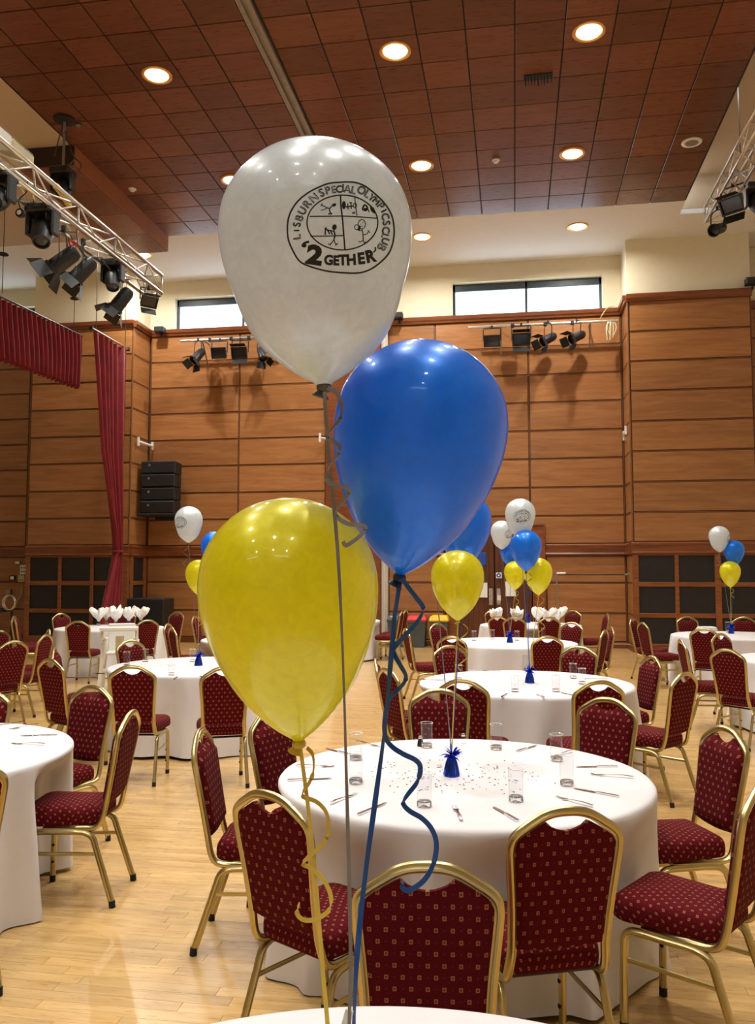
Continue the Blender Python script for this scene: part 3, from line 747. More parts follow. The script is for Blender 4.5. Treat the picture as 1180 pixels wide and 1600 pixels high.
# ================================================================== BALLOONS
BPROF = [(0.0005, 0), (.13, .018), (.235, .058), (.325, .117), (.405, .198), (.464, .298), (.492, .40), (.5, .49), (.493, .60), (.473, .70), (.442, .80), (.399, .90), (.347, 1.0), (.293, 1.08), (.234, 1.15), (.174, 1.21), (.116, 1.26), (.068, 1.295), (.038, 1.315), (.026, 1.33)]
BH = 1.33
def balloon_mesh(name, mat, n=56):
    full = .045 if mat == 'silver' else 0.0
    pr = catmull([Vector((r + full * max(0, 1 - abs(z - 1.12) / .32), 0, BH - z)) for r, z in BPROF], 4)
    return MB().lathe([(max(.0004, p.x), p.z) for p in pr], n).mesh(name, M[mat], True)
BM = {c: balloon_mesh('latex', c) for c in ('silver', 'blue', 'yellow')}
def knot_mesh(mat):
    mb = MB(); mb.lathe([(.020, .012), (.034, .004), (.040, -.012), (.036, -.030), (.022, -.040)], 16)
    mb.lathe([(.022, -.036), (.034, -.052), (.044, -.062), (.046, -.068), (.036, -.070), (.016, -.064)], 18, Matrix.Rotation(.35, 4, 'Y'))
    return mb.mesh('knot', M[mat], True)
KM = {c: knot_mesh(c + '_knot') for c in ('silver', 'blue', 'yellow')}
def ribbon_strip(path, width, wd=None, th=.0003):
    """thin flat strip along a 3D path; wd: preferred width direction"""
    P = [Vector(p) for p in path]; n = len(P); rings = []
    for i in range(n):
        t = (P[min(i + 1, n - 1)] - P[max(i - 1, 0)]).normalized()
        q = Vector(wd(i / (n - 1)) if callable(wd) else (wd or (.5, .2, .85))); q = q - t * q.dot(t)
        if q.length < .15: q = q + (Vector((1, 0, 0)) - t * t.x) * .3
        q.normalize(); nn = t.cross(q)
        a, b = q * width / 2, nn * th
        rings.append([P[i] - a - b, P[i] + a - b, P[i] + a + b, P[i] - a + b])
    return MB().ring(rings)
def place_balloon(kind, knot, axis, D, label, group, spin=0.0, zs=1.0):
    r = empty('balloon', label=label, cat='balloon', group=group)
    z = Vector(axis).normalized(); x = Vector((1, 0, 0)); x = (x - z * x.dot(z)).normalized(); y = z.cross(x)
    R = Matrix((x, y, z)).transposed().to_4x4() @ Matrix.Rotation(spin, 4, 'Z')
    r.matrix_world = Matrix.Translation(knot) @ R
    b = inst('latex', BM[kind], r); b.scale = (D, D, D * zs)
    k = inst('knot', KM[kind], r); k.scale = (D, D, D)
    return r
def world_child(mb, name, mat, parent, smooth=True):
    """mesh given in world coordinates, made a child of a placed empty"""
    inv = parent.matrix_world.inverted(); mb.v = [tuple(inv @ Vector(p)) for p in mb.v]
    return mb.build(name, M[mat], parent, smooth)
def weight_thing(x, y, z, label, s=1.0, fancy=True):
    r = empty('balloon_weight', (x, y, z), label=label, cat='balloon weight', group='blue foil balloon weights')
    mb = MB(); rings = []
    for k, (rad, zz) in enumerate([(.034, 0), (.036, .004), (.031, .03), (.025, .055), (.017, .08), (.010, .092)]):
        rings.append([Vector((rad * (1 + .10 * (1 if j % 2 else -1) * (.4 + .2 * k)) * math.cos(2 * PI * j / 18), rad * (1 + .10 * (1 if j % 2 else -1) * (.4 + .2 * k)) * math.sin(2 * PI * j / 18), zz)) for j in range(18)])
    b = mb.ring(rings).build('foil_wrap', M['foil'], r); b.scale = (s, s, s)
    rnd = random.Random(5); mb = MB()
    for k in range(46):
        a = rnd.random() * 6.28; el = rnd.uniform(-.25, 1.35); L = rnd.uniform(.042, .072)
        d = Vector((math.cos(a) * math.cos(el), math.sin(a) * math.cos(el), math.sin(el))); sd = d.cross(Vector((rnd.random(), rnd.random(), rnd.random()))).normalized() * .0045
        o = Vector((0, 0, .088)); m = o + d * L * .6; e = o + d * L + Vector((0, 0, -.012 * rnd.random()))
        mb.add([o - sd * .5, o + sd * .5, m + sd, m - sd, e], [(0, 1, 2, 3), (3, 2, 4)])
    t = tag(mb.build('foil_tuft', M['foil'], r), kind='stuff'); t.scale = (s, s, s)
    return Vector((x, y, z + .10 * s))
RIB = {'silver': 'rib_silver', 'blue': 'rib_blue', 'yellow': 'rib_yellow'}

# ---- the three big balloons over the front table
zc, zy = TABLES['Z']
wtop = weight_thing(zc, zy, ZTOP, 'blue foil balloon weight on the front table, below the picture edge')
gB = 'big balloons tied over the front table'
def big(kind, knot_px, ctr_px, d, D, label, zs, tilt_d=0.0):
    kn = atd(*knot_px, d); c = atd(*ctr_px, d + tilt_d)
    ax = (c - kn).normalized(); r = place_balloon(kind, kn, ax, D, label, gB, 0.0, zs)
    bpy.context.view_layer.update(); return r, kn
sil, kS = big('silver', (506, 601), (494, 372), 1.167, .268, 'large silver pearl balloon printed with a hand-drawn round club emblem', .935)
blu, kB = big('blue', (625, 899), (655, 685), 1.334, .276, 'large royal blue balloon with a dark blue curling ribbon', 1.025)
yel, kY = big('yellow', (467, 1158), (452, 930), 1.254, .268, 'large yellow balloon lowest of the big three, gold ribbon below', 1.025)
def px_path(pts, d0, d1, v0, v1, k=6):
    """3D path from picture points, the distance running from d0 at row v0 to d1 at row v1"""
    out = []
    for q in pts:
        u, v = q[0], q[1]; off = q[2] if len(q) > 2 else 0.0
        out.append(atd(u, v, d0 + (d1 - d0) * (v - v0) / (v1 - v0) + off))
    return catmull(out, k)
def tail(pts, d0, d1, v0, v1): return px_path(pts, d0, d1, v0, v1) [:-1] + []
DW = (wtop - EYE).dot(FWD); VW = 800 - F_PX * (wtop - EYE).dot(UPV) / DW
def string(kind, par, pts, d, v0, width, wd):
    P = px_path(pts, d, DW, v0, VW, 5); P = P + catmull([P[-1], P[-1].lerp(wtop, .5), wtop], 4)[1:]
    world_child(ribbon_strip(P, width, wd), 'ribbon', RIB[kind], par)
tw = lambda p: (math.cos(p * 9), .15, .3)
string('yellow', yel, [(469, 1166), (475, 1210), (482, 1265), (490, 1340), (497, 1420), (504, 1510), (512, 1600), (520, 1690)], 1.254, 1160, .0058, lambda p: (1, .25 * math.sin(p * 11), .1))
string('blue', blu, [(625, 905), (621, 935), (616, 970), (611, 1030), (606, 1090), (600, 1150), (588, 1240), (577, 1320), (567, 1400), (560, 1470), (556, 1530), (553, 1600), (552, 1690)], 1.334, 900, .0080, lambda p: (1, 1.2 * math.sin(p * 14), .1))
string('silver', sil, [(507, 612), (509, 650), (513, 700), (518, 760), (524, 815), (529, 880), (534, 980), (538, 1090), (541, 1200), (544, 1310), (547, 1420), (548, 1500), (546, 1600), (546, 1690)], 1.160, 605, .0050, lambda p: (1, 1.0 * math.sin(p * 10), .1))
vert = (.25, .15, .95)
world_child(ribbon_strip(px_path([(480, 1168, .01), (489, 1180, 0), (490, 1203, -.012), (484, 1222, -.01), (473, 1238, 0), (474, 1245, .01), (495, 1253, 0), (510, 1270, -.012), (513, 1297, -.014), (505, 1318, -.01), (480, 1341, .0), (473, 1350, .01), (487, 1357, .0), (505, 1374, -.012), (517, 1400, -.014), (514, 1422, -.006), (494, 1436, .0), (474, 1437, .01), (464, 1426, .01), (468, 1411, .005)], 1.25, 1.16, 1160, 1440), .0062, vert), 'curl', 'rib_yellow', yel)
world_child(ribbon_strip(px_path([(628, 904, 0), (637, 916, 0), (650, 933, -.01), (661, 948, -.014), (660, 958, -.01), (650, 975, -.004), (630, 996, .004), (615, 1014, .008), (617, 1024, .008), (626, 1040, 0), (634, 1055, -.012), (632, 1066, -.012), (622, 1078, -.004), (609, 1092, .006), (602, 1120, .008), (602, 1150, .008), (612, 1166, 0), (630, 1178, -.008), (650, 1188, -.014), (657, 1200, -.014), (652, 1222, -.01), (636, 1243, 0), (630, 1255, .006), (640, 1267, 0), (660, 1279, -.008), (675, 1296, -.012), (682, 1318, -.014), (678, 1348, -.010), (664, 1374, -.004), (646, 1388, .002), (635, 1391, .006), (629, 1386, .008), (630, 1376, .006)], 1.32, 1.20, 905, 1390), .0075, vert), 'curl', 'rib_blue', blu)
world_child(ribbon_strip(px_path([(512, 606, .01), (524, 612, .004), (534, 632, -.004), (531, 655, -.01), (517, 672, 0), (512, 684, .008), (522, 690, .004), (531, 698, -.006), (529, 709, -.008), (519, 722, 0), (512, 736, .006), (511, 750, .008), (522, 757, .002), (542, 763, -.008), (545, 770, -.010), (536, 783, -.006), (526, 796, .0), (527, 808, .006), (543, 818, .0), (564, 821, -.008), (571, 825, -.010), (562, 838, -.008), (546, 850, -.002), (540, 852, .002), (536, 846, .004)], 1.14, 1.09, 605, 850), .0058, vert), 'curl', 'rib_silver', sil)
cl = MB().cbox(0, 0, 0, .011, .004, .022, .001, Matrix.Translation(atd(543, 1591, 1.07)) @ Matrix.Rotation(.25, 4, 'Y'))
world_child(cl, 'ribbon_clip', 'whiteplastic', sil)

# ---- print on the silver balloon: hand-drawn strokes and letters lying on the latex
def logo(parent):
    bpy.context.view_layer.update()
    me = BM['silver']; lat = [c for c in parent.children if c.name.startswith('latex')][0]; MW = lat.matrix_world
    tree = BVHTree.FromPolygons([MW @ v.co for v in me.vertices], [p.vertices[:] for p in me.polygons])
    inv = MW.inverted(); mb = MB()
    # page directions: the drawing is laid square onto the latex around one point of its surface
    def hit(x, y):
        r = ray(430 + x / 5.619, 270 + y / 5.619).normalized(); h, n, _, _ = tree.ray_cast(EYE, r)
        if h is None: return None
        if n.dot(r) > 0: n = -n
        return inv @ (h + n * .0004)
    def stroke(pts, wd, closed=False, k=5):
        wd = wd * 1.5 if k > 1 else wd
        P = [Vector((a, b, 0)) for a, b in pts]; P = catmull(P, k, closed) if k > 1 else P
        n = len(P); row = []
        for i in range(n):
            t = (P[(i + 1) % n] - P[i - 1]) if closed else (P[min(i + 1, n - 1)] - P[max(i - 1, 0)])
            if t.length < 1e-6: t = Vector((1, 0, 0))
            t.normalize(); s = Vector((-t.y, t.x, 0)) * wd / 2; row.append((hit(*(P[i] + s).xy), hit(*(P[i] - s).xy)))
        vs = []; fs = []
        for a, b in row:
            if a is None or b is None: return
            vs += [a, b]
        for i in range(n if closed else n - 1):
            j = (i + 1) % n; fs.append((2 * i, 2 * i + 1, 2 * j + 1, 2 * j))
        mb.add(vs, fs)
    def blob(cx, cy, rx, ry, rot=0):
        c = hit(cx, cy); vs = [c]; fs = []
        for j in range(16):
            a = 2 * PI * j / 16; x, y = rx * math.cos(a), ry * math.sin(a); vs.append(hit(cx + x * math.cos(rot) - y * math.sin(rot), cy + x * math.sin(rot) + y * math.cos(rot)))
            fs.append((0, 1 + j, 1 + (j + 1) % 16))
        mb.add(vs, fs)
    def glyph(ch, cx, cy, size, rot, sx=1.0, outline=None, bold=0.0):
        cu = bpy.data.curves.new('glyph', 'FONT'); cu.body = ch; cu.align_x = 'CENTER'; cu.align_y = 'CENTER'; cu.size = 1.0; cu.resolution_u = 3
        cu.offset = bold; cu.fill_mode = 'NONE' if outline else 'BOTH'
        o = bpy.data.objects.new('glyph', cu); COL.objects.link(o); dg = bpy.context.evaluated_depsgraph_get()
        ms = bpy.data.meshes.new_from_object(o.evaluated_get(dg)); ca, sa = math.cos(rot), math.sin(rot)
        pt = lambda v: (cx + (v.x * sx * ca + v.y * sa) * size, cy + (v.x * sx * sa - v.y * ca) * size)
        if outline:
            adj = {}
            for e in ms.edges:
                a, b = e.vertices; adj.setdefault(a, []).append(b); adj.setdefault(b, []).append(a)
            seen = set()
            for s0 in adj:
                if s0 in seen: continue
                loop = [s0]; seen.add(s0); cur = s0
                while True:
                    nx = [q for q in adj[cur] if q not in seen]
                    if not nx: break
                    cur = nx[0]; seen.add(cur); loop.append(cur)
                if len(loop) > 2: stroke([pt(ms.vertices[i].co) for i in loop], outline, True, 1)
        else:
            vs = [hit(*pt(v.co)) for v in ms.vertices]
            if all(v is not None for v in vs): mb.add(vs, [p.vertices[:] for p in ms.polygons])
        bpy.data.objects.remove(o); bpy.data.meshes.remove(ms); bpy.data.curves.remove(cu)
    stroke([(640, 82), (575, 84), (480, 93), (400, 120), (300, 170), (210, 240), (150, 320), (118, 400), (108, 490), (118, 590), (160, 690), (215, 775), (300, 820), (440, 860), (560, 875), (720, 880), (830, 850), (930, 780), (1000, 700), (1035, 600), (1043, 490), (1020, 370), (960, 270), (880, 190), (790, 120), (710, 88)], 10, True)
    stroke([(590 + 310 * math.cos(a), 437 + 240 * math.sin(a)) for a in [2 * PI * j / 28 for j in range(28)]], 8, True, 3)
    stroke([(573, 198), (578, 300), (590, 400), (600, 520), (612, 675)], 9); stroke([(303, 384), (430, 383), (590, 381), (740, 388), (892, 400)], 7)
    stroke([(698, 205), (705, 290), (718, 378)], 6); stroke([(308, 557), (450, 556), (606, 551)], 7)
    # upper left figure
    blob(517, 283, 20, 14, -.4); stroke([(500, 292), (478, 318), (484, 352)], 7); stroke([(478, 316), (440, 300), (405, 282)], 6); stroke([(405, 282), (402, 295)], 5); stroke([(405, 282), (418, 270)], 5); stroke([(470, 306), (430, 322), (400, 330)], 5); stroke([(468, 364), (484, 352), (500, 362), (466, 364)], 6)
    # lower left figure
    blob(520, 478, 20, 26, .3); stroke([(514, 505), (524, 545), (516, 590)], 9); stroke([(512, 512), (470, 505), (440, 492)], 8); stroke([(440, 545), (442, 490), (452, 484)], 9); stroke([(458, 500), (480, 540)], 8); stroke([(485, 510), (505, 545)], 8)
    stroke([(516, 590), (484, 626), (464, 622)], 6); stroke([(484, 626), (486, 642)], 5); stroke([(516, 590), (534, 630), (548, 618)], 6); stroke([(534, 630), (528, 640)], 5)
    # lower right figure
    stroke([(760 + 32 * math.cos(a), 452 + 40 * math.sin(a)) for a in [2 * PI * j / 12 for j in range(12)]], 5, True, 3); stroke([(762, 492), (770, 540), (772, 590)], 6); stroke([(770, 545), (800, 540), (820, 515)], 5); stroke([(820, 515), (832, 526)], 5); stroke([(820, 515), (814, 500)], 5)
    stroke([(714 + 18 * math.cos(a), 478 + 22 * math.sin(a)) for a in [2 * PI * j / 10 for j in range(10)]], 5, True, 3); blob(738, 488, 11, 26, .2); stroke([(760, 510), (738, 505)], 5)
    stroke([(772, 590), (745, 608), (730, 598)], 5); stroke([(772, 590), (782, 616), (792, 604)], 5); stroke([(748, 452), (756, 450)], 4); stroke([(766, 440), (774, 436)], 4); stroke([(750, 468), (760, 472), (770, 464)], 4)
    # upper middle and upper right scribbles
    blob(603, 285, 17, 36); stroke([(620, 300), (650, 296), (690, 292)], 8); stroke([(636, 270), (640, 322)], 7); stroke([(664, 266), (668, 318)], 7); stroke([(650, 262), (676, 264)], 6); stroke([(700 + 15 * math.cos(a), 288 + 20 * math.sin(a)) for a in [2 * PI * j / 10 for j in range(10)]], 5, True, 3)
    stroke([(676, 346), (700, 358)], 6); stroke([(700, 344), (678, 360)], 6)
    stroke([(768, 312), (784, 284), (806, 300), (800, 330), (772, 326)], 10, True); blob(792, 318, 16, 10); stroke([(812, 316), (826, 348)], 6); stroke([(836, 284), (846, 330), (874, 356)], 9); blob(858, 326, 14, 28, -.4)
    # lettering round the ring
    ring = [('L', 195, 565, 88, -1.72), ('I', 192, 507, 62, -1.60), ('S', 195, 455, 82, -1.50), ('B', 216, 400, 88, -1.22), ('U', 243, 336, 90, -1.06), ('R', 283, 278, 92, -.88), ('N', 342, 224, 92, -.72),
            ('S', 408, 180, 92, -.42), ('P', 462, 160, 86, -.25), ('E', 514, 152, 80, -.12), ('C', 560, 148, 80, -.05), ('I', 596, 138, 88, .02), ('A', 634, 146, 86, .10), ('L', 686, 156, 88, .18),
            ('O', 756, 158, 90, .38), ('L', 806, 188, 88, .55), ('Y', 846, 222, 78, .68), ('M', 884, 252, 74, .80), ('P', 922, 292, 84, .95), ('I', 950, 336, 70, 1.08), ('C', 962, 386, 84, 1.22), ('S', 972, 442, 84, 1.42),
            ('C', 968, 502, 84, 1.66), ('L', 962, 552, 80, 1.80), ('U', 962, 600, 84, 1.95), ('B', 930, 650, 96, 2.16)]
    for ch, x, y, sz, rot in ring: glyph(ch, x, y, sz * 1.1, rot, .95, outline=7.5, bold=.012)
    stroke([(240, 650), (246, 628), (270, 612), (300, 605)], 13); blob(258, 640, 20, 16, -.4); stroke([(862, 700), (880, 676), (876, 652)], 9)
    glyph('2', 345, 730, 225, .16, 1.2, bold=.055)
    for ch, x, y, sz, rot in (('G', 470, 770, 112, .06), ('E', 535, 774, 108, .03), ('T', 593, 770, 118, -.02), ('H', 668, 768, 122, -.06), ('E', 754, 756, 128, -.10), ('R', 834, 738, 138, -.20)): glyph(ch, x, y, sz * 1.06, rot, .92, bold=.05)
    o = mb.build('printed_emblem', M['ink'], lat); return o
emblem = logo(sil)
# mean direction of the print round the balloon's axis
_c = sum((v.co for v in emblem.data.vertices), Vector()) / len(emblem.data.vertices); EMB_AZ = math.atan2(_c.y, _c.x)

# ---- small balloons over the other tables
def cluster(wpos, items, gname, wl, wscale=1.0, fancy=True):
    top = weight_thing(*wpos, wl, wscale)
    dw = (top - EYE).dot(FWD)
    for kind, ctr, wpx, dd, label, emb, curl in items:
        d = dw + dd; D = wpx * d / F_PX; c = atd(*ctr, d); kn = c - Vector((0, 0, .84 * D))
        spin = 0.0
        if emb is not None: spin = emb - EMB_AZ
        r = place_balloon(kind, kn, (0, 0, 1), D, label, gname, spin)
        if emb is not None:
            lat = [q for q in r.children if q.name.startswith('latex')][0]
            e = inst('printed_emblem', emblem.data, lat)
        bpy.context.view_layer.update()
        k0 = kn - Vector((0, 0, .06 * D)); wmm = .0055
        P = [k0.lerp(top, t / 6) + Vector((0, 0, 0)) for t in range(7)]
        world_child(ribbon_strip(P, wmm, lambda p: (1, .8 * math.sin(p * 6), .1)), 'ribbon', RIB[kind], r)
        if curl:
            n = int(curl * 14); hp = [k0 + Vector((.024 * math.sin(q * .8) + .024 * (1 if emb is None else -1), .024 * math.cos(q * .8), -.0016 * q * 9)) for q in range(n)]
            world_child(ribbon_strip(catmull(hp, 2), .0055, vert), 'curl', RIB[kind], r)
ta, tb_, tc_, te, th_ = TABLES['A'], TABLES['B'], TABLES['C'], TABLES['E'], TABLES['H']
p = onz(706, 1212, ZTOP); cluster((p.x, p.y, ZTOP), [
    ('yellow', (715, 900), 83, 0, 'small yellow balloon right of the big blue one, over the nearest laid table', None, 1.2),
    ('blue', (724, 812), 88, .28, 'blue balloon mostly hidden behind the big blue one', None, 0),
    ('silver', (672, 742), 84, .02, 'silver balloon hidden behind the big blue one', None, 0)], 'balloons over the nearest laid table', 'blue foil weight with tinsel tuft on the nearest laid table', 1.05)
p = onz(828, 1067, ZTOP); cluster((p.x, p.y, ZTOP), [
    ('silver', (813, 802), 47, 0, 'silver balloon with emblem highest of the right of centre cluster', -PI / 2 + .15, 0),
    ('blue', (822, 852), 49, -.1, 'blue balloon in front of the right of centre cluster, nearer of two', None, 1.0),
    ('yellow', (841, 893), 44, .05, 'yellow balloon right of centre, larger and nearer of two', None, 1.6)], 'balloons over the second table', 'blue foil weight on the second table of the middle row', 1.15)
p = onz(797, 1004, ZTOP); cluster((p.x, p.y, ZTOP), [
    ('silver', (784, 830), 34, 0, 'silver balloon half behind the higher silver one, emblem to the right', -PI / 2 + .9, 0),
    ('blue', (797, 858), 33, .1, 'smaller blue balloon behind the nearer blue one', None, 0),
    ('yellow', (805, 893), 34, -.1, 'smaller yellow balloon left of the nearer small yellow one', None, 1.6)], 'balloons over the third table', 'blue foil weight on the third table of the middle row', 1.2)
p = onz(310, 1040, ZTOP); cluster((p.x, p.y, ZTOP), [
    ('silver', (295, 812), 43, 0, 'silver balloon with emblem highest of the left cluster', -PI / 2 - .35, 1.5),
    ('blue', (335, 851), 42, .1, 'blue balloon half behind the left edge of the big yellow one', None, 0),
    ('yellow', (311, 895), 42, 0, 'small yellow balloon left of the big yellow one', None, 1.6)], 'balloons over the left laid table', 'blue foil weight on the left laid table', 1.15)
p = onz(1143, 990, ZTOP); cluster((p.x, p.y, ZTOP), [
    ('silver', (1124, 837), 31, .05, 'silver balloon highest of the far right cluster', -PI / 2 + 1.2, 1.2),
    ('blue', (1147, 859), 31, 0, 'blue balloon of the far right cluster', None, 0),
    ('yellow', (1141, 892), 31, -.1, 'yellow balloon lowest of the far right cluster', None, .8)], 'balloons over the far right table', 'blue foil weight on the far right table', 1.2)
p = onz(825, 973, ZTOP); weight_thing(p.x, p.y, ZTOP, 'blue foil weight on the napkin table by the double doors', 1.3)

# ================================================================== GLASSES, CUTLERY, NAPKINS, CONFETTI
def glass_meshes():
    out = MB().lathe([(.0275, .014), (.0285, .02), (.032, .132), (.0335, .134), (.0320, .132), (.031, .004), (.029, .0), (.0005, .0)], 28, cap=False)
    base = MB().lathe([(.0005, .0008), (.0282, .001), (.0300, .004), (.0296, .020), (.024, .0235), (.0005, .022)], 28)
    rim = MB().lathe([(.0323, .1325), (.0338, .1350), (.0350, .1325)], 28, cap=False)
    return out.mesh('tumbler_wall', M['tumbler'], True), base.mesh('thick_base', M['thick'], True), rim.mesh('rim', M['thick'], True)
GW, GB, GR = glass_meshes()
def tumbler(p, label, group, s=1.0):
    r = empty('tumbler', (p.x, p.y, ZTOP), label=label, cat='glass', group=group); r.scale = (s, s, s)
    inst('tumbler_wall', GW, r); inst('thick_base', GB, r); inst('rim', GR, r); return r
def fork_meshes():
    h = MB(); st = [(-.095, .0045), (-.09, .0075), (-.05, .006), (0, .004), (.025, .0035), (.036, .006), (.045, .0115), (.058, .0125)]
    h.ring([[Vector((x, -w_, .006 + .004 * math.sin((x + .1) * 26))), Vector((x, w_, .006 + .004 * math.sin((x + .1) * 26))), Vector((x, w_, .0082 + .004 * math.sin((x + .1) * 26))), Vector((x, -w_, .0082 + .004 * math.sin((x + .1) * 26)))] for x, w_ in st])
    t = MB().sweep([(.056, 0, .004), (.075, 0, .003), (.097, 0, .007)], [(-.0012, -.001), (.0012, -.001), (.0010, .001), (-.0010, .001)])
    return h.mesh('handle', M['chrome'], True, 40), t.mesh('tine', M['chrome'], True, 40)
FH, FT = fork_meshes()
KB = MB().ring([[Vector((x, a, .002)), Vector((x, b, .002)), Vector((x, b * .9, .004)), Vector((x, a * .9, .0045))] for x, a, b in ((0, -.006, .006), (.01, -.007, .009), (.06, -.006, .010), (.09, -.003, .009), (.105, .003, .006))]).mesh('blade', M['chrome'], True, 40)
KH = MB().ring([[Vector((x, -w_, .001)), Vector((x, w_, .001)), Vector((x, w_, .007)), Vector((x, -w_, .007))] for x, w_ in ((-.105, .006), (-.10, .0085), (-.05, .0075), (0, .006))]).mesh('handle', M['chrome'], True, 40)
def cutlery(kind, a, b, label, group):
    """a: pixel of the tip, b: pixel of the handle end, both on the table top"""
    p, q = onz(*a, ZTOP), onz(*b, ZTOP); c = (p + q) / 2; an = math.atan2(p.y - q.y, p.x - q.x)
    r = empty(kind, (c.x, c.y, ZTOP), an, label, kind, group)
    if kind == 'fork':
        inst('handle', FH, r)
        for k in range(4): inst('tine', FT, r, (0, (k - 1.5) * .0064, 0))
    else: inst('blade', KB, r); inst('handle', KH, r)
gA, cA = 'tumblers on the nearest laid table', 'cutlery on the nearest laid table'
for u, v, n in ((667, 1168, 'clear tumbler at the back of the nearest laid table, left of the tinsel weight'), (775.5, 1171, 'clear tumbler at the back of the nearest laid table, right of the tinsel weight'),
                (870, 1189, 'clear tumbler at the back right of the nearest laid table'), (886, 1227, 'clear tumbler at the right of the nearest laid table, between fork and knife'),
                (806.5, 1252, 'clear tumbler at the front right of the nearest laid table'), (663, 1260, 'clear tumbler at the front middle of the nearest laid table, left of the fork'),
                (556, 1224, 'clear tumbler at the left of the nearest laid table, nearer of two in line'), (556, 1187, 'clear tumbler at the left of the nearest laid table, farther of two in line')):
    tumbler(onz(u, v, ZTOP), n, gA)
for k, a, b, n in (('fork', (708, 1257), (724, 1289), 'steel fork lying straight at the front of the nearest laid table'), ('knife', (771, 1261), (811, 1285), 'steel knife at the front of the nearest laid table, right of the fork'),
                   ('knife', (605, 1255), (560, 1274), 'steel knife at the front left of the nearest laid table, near the blue ribbon'), ('fork', (560, 1240), (512, 1259), 'steel fork at the front left of the nearest laid table, by the silver ribbon'),
                   ('knife', (520, 1217), (450, 1220), 'steel knife at the left edge of the nearest laid table, lying level'), ('fork', (520, 1199), (464, 1198), 'steel fork at the left edge of the nearest laid table, lying level'),
                   ('knife', (510, 1170), (548, 1180), 'steel knife at the back left of the nearest laid table'), ('fork', (591, 1167), (558, 1160), 'steel fork at the back left of the nearest laid table, behind the glasses'),
                   ('knife', (837, 1166), (810, 1174), 'steel knife at the back right of the nearest laid table'), ('fork', (866, 1183), (893, 1175), 'steel fork at the back right of the nearest laid table, half behind a glass'),
                   ('knife', (900, 1199), (965, 1198), 'steel knife at the right edge of the nearest laid table, lying level'), ('fork', (924, 1211), (990, 1216), 'steel fork at the right edge of the nearest laid table'),
                   ('knife', (896, 1232), (969, 1246), 'steel knife at the right of the nearest laid table, behind the red chair'), ('fork', (865, 1245), (932, 1263), 'steel fork at the right of the nearest laid table, over the chair top')):
    cutlery(k, a, b, n, cA)
for u, v, n in ((738, 1073, 'left front'), (717, 1063, 'left back'), (805, 1081, 'front left of the weight'), (869, 1081, 'front right of the weight'), (896, 1060, 'right back'), (910, 1069, 'right front'), (822, 1046, 'back, behind the weight')):
    tumbler(onz(u, v, ZTOP), f'small clear tumbler on the second table of the middle row, {n}', 'tumblers on the second table')
for k, a, b, n in (('knife', (696, 1063), (661, 1062), 'knife at the left edge of the second table'), ('knife', (793, 1084), (785, 1089), 'knife at the front left of the second table'), ('knife', (879, 1083), (897, 1088), 'knife at the front right of the second table'),
                   ('fork', (838, 1085), (851, 1091), 'fork at the front of the second table'), ('fork', (763, 1049), (776, 1050), 'fork at the back left of the second table'), ('knife', (918, 1061), (944, 1061), 'knife at the right edge of the second table')):
    cutlery(k, a, b, 'small steel ' + n, 'cutlery on the second table')
for u, v, n in ((769.5, 999, 'left of the weight'), (808, 1001, 'right of the weight'), (849, 996, 'at the right'), (741, 1001, 'at the left')):
    tumbler(onz(u, v, ZTOP), f'tiny clear tumbler on the third table of the middle row, {n}', 'tumblers on the third table')
for u, v, n in ((198, 1039, 'back left, before the chair'), (227, 1034, 'back, second from left'), (268, 1055, 'front, near a knife'), (301, 1034, 'back, by the blue weight')):
    tumbler(onz(u, v, ZTOP), f'small clear tumbler on the left laid table, {n}', 'tumblers on the left laid table')
for k, a, b, n in (('knife', (280, 1056), (270, 1064), 'knife on the left laid table below a glass'), ('knife', (311, 1055), (320, 1062), 'knife on the left laid table below the blue weight'), ('knife', (180, 1053), (146, 1053), 'knife at the left edge of the left laid table')):
    cutlery(k, a, b, 'small steel ' + n, 'cutlery on the left laid table')
for k, a, b, n in (('knife', (39, 1127), (-5, 1135), 'steel knife at the back of the near left table'), ('fork', (17, 1140), (58, 1133), 'steel fork at the back of the near left table'), ('knife', (35, 1150), (87, 1149), 'steel knife at the front right of the near left table'), ('fork', (19, 1163), (70, 1164), 'steel fork at the front right of the near left table')):
    cutlery(k, a, b, n, 'cutlery on the near left table')
def confetti(p, n, r0, label, seed):
    rnd = random.Random(seed); mb = MB()
    for i in range(n):
        a = rnd.random() * 6.28; q = r0 * math.sqrt(rnd.random()) * (.35 + .65 * rnd.random()) + .04; x, y = p.x + q * math.cos(a) * 1.25, p.y + q * math.sin(a); s = rnd.uniform(.003, .006); t = rnd.uniform(-.5, .5)
        mb.add([(x + s * math.cos(k * PI / 3), y + s * math.sin(k * PI / 3), ZTOP + .0012 + .4 * s * abs(t) + s * t * .5 * math.cos(k * PI / 3)) for k in range(6)], [(0, 1, 2, 3, 4, 5)])
    tag(mb.build('table_confetti', M['confetti']), label, 'confetti', kind='stuff')
confetti(onz(706, 1212, ZTOP), 170, .40, 'silver and blue foil confetti scattered on the nearest laid table', 1)
confetti(onz(828, 1067, ZTOP), 120, .42, 'foil confetti scattered on the second table of the middle row', 2)
confetti(onz(300, 1042, ZTOP), 90, .42, 'foil confetti scattered on the left laid table', 3)
def shaker(p, label, mat):
    r = empty('shaker', (p.x, p.y, ZTOP), label=label, cat='shaker')
    MB().lathe([(.014, 0), (.018, .004), (.013, .035), (.010, .042)], 16).build('body', M[mat], r, True)
    MB().lathe([(.011, .042), (.012, .048), (.009, .056), (.0005, .058)], 16).build('cap', M['chrome'], r, True)
shaker(onz(724, 1162, ZTOP), 'little glass salt shaker at the back of the nearest laid table', 'tumbler')
shaker(onz(657, 1166, ZTOP), 'little dark pepper shaker behind a tumbler on the nearest laid table', 'black')
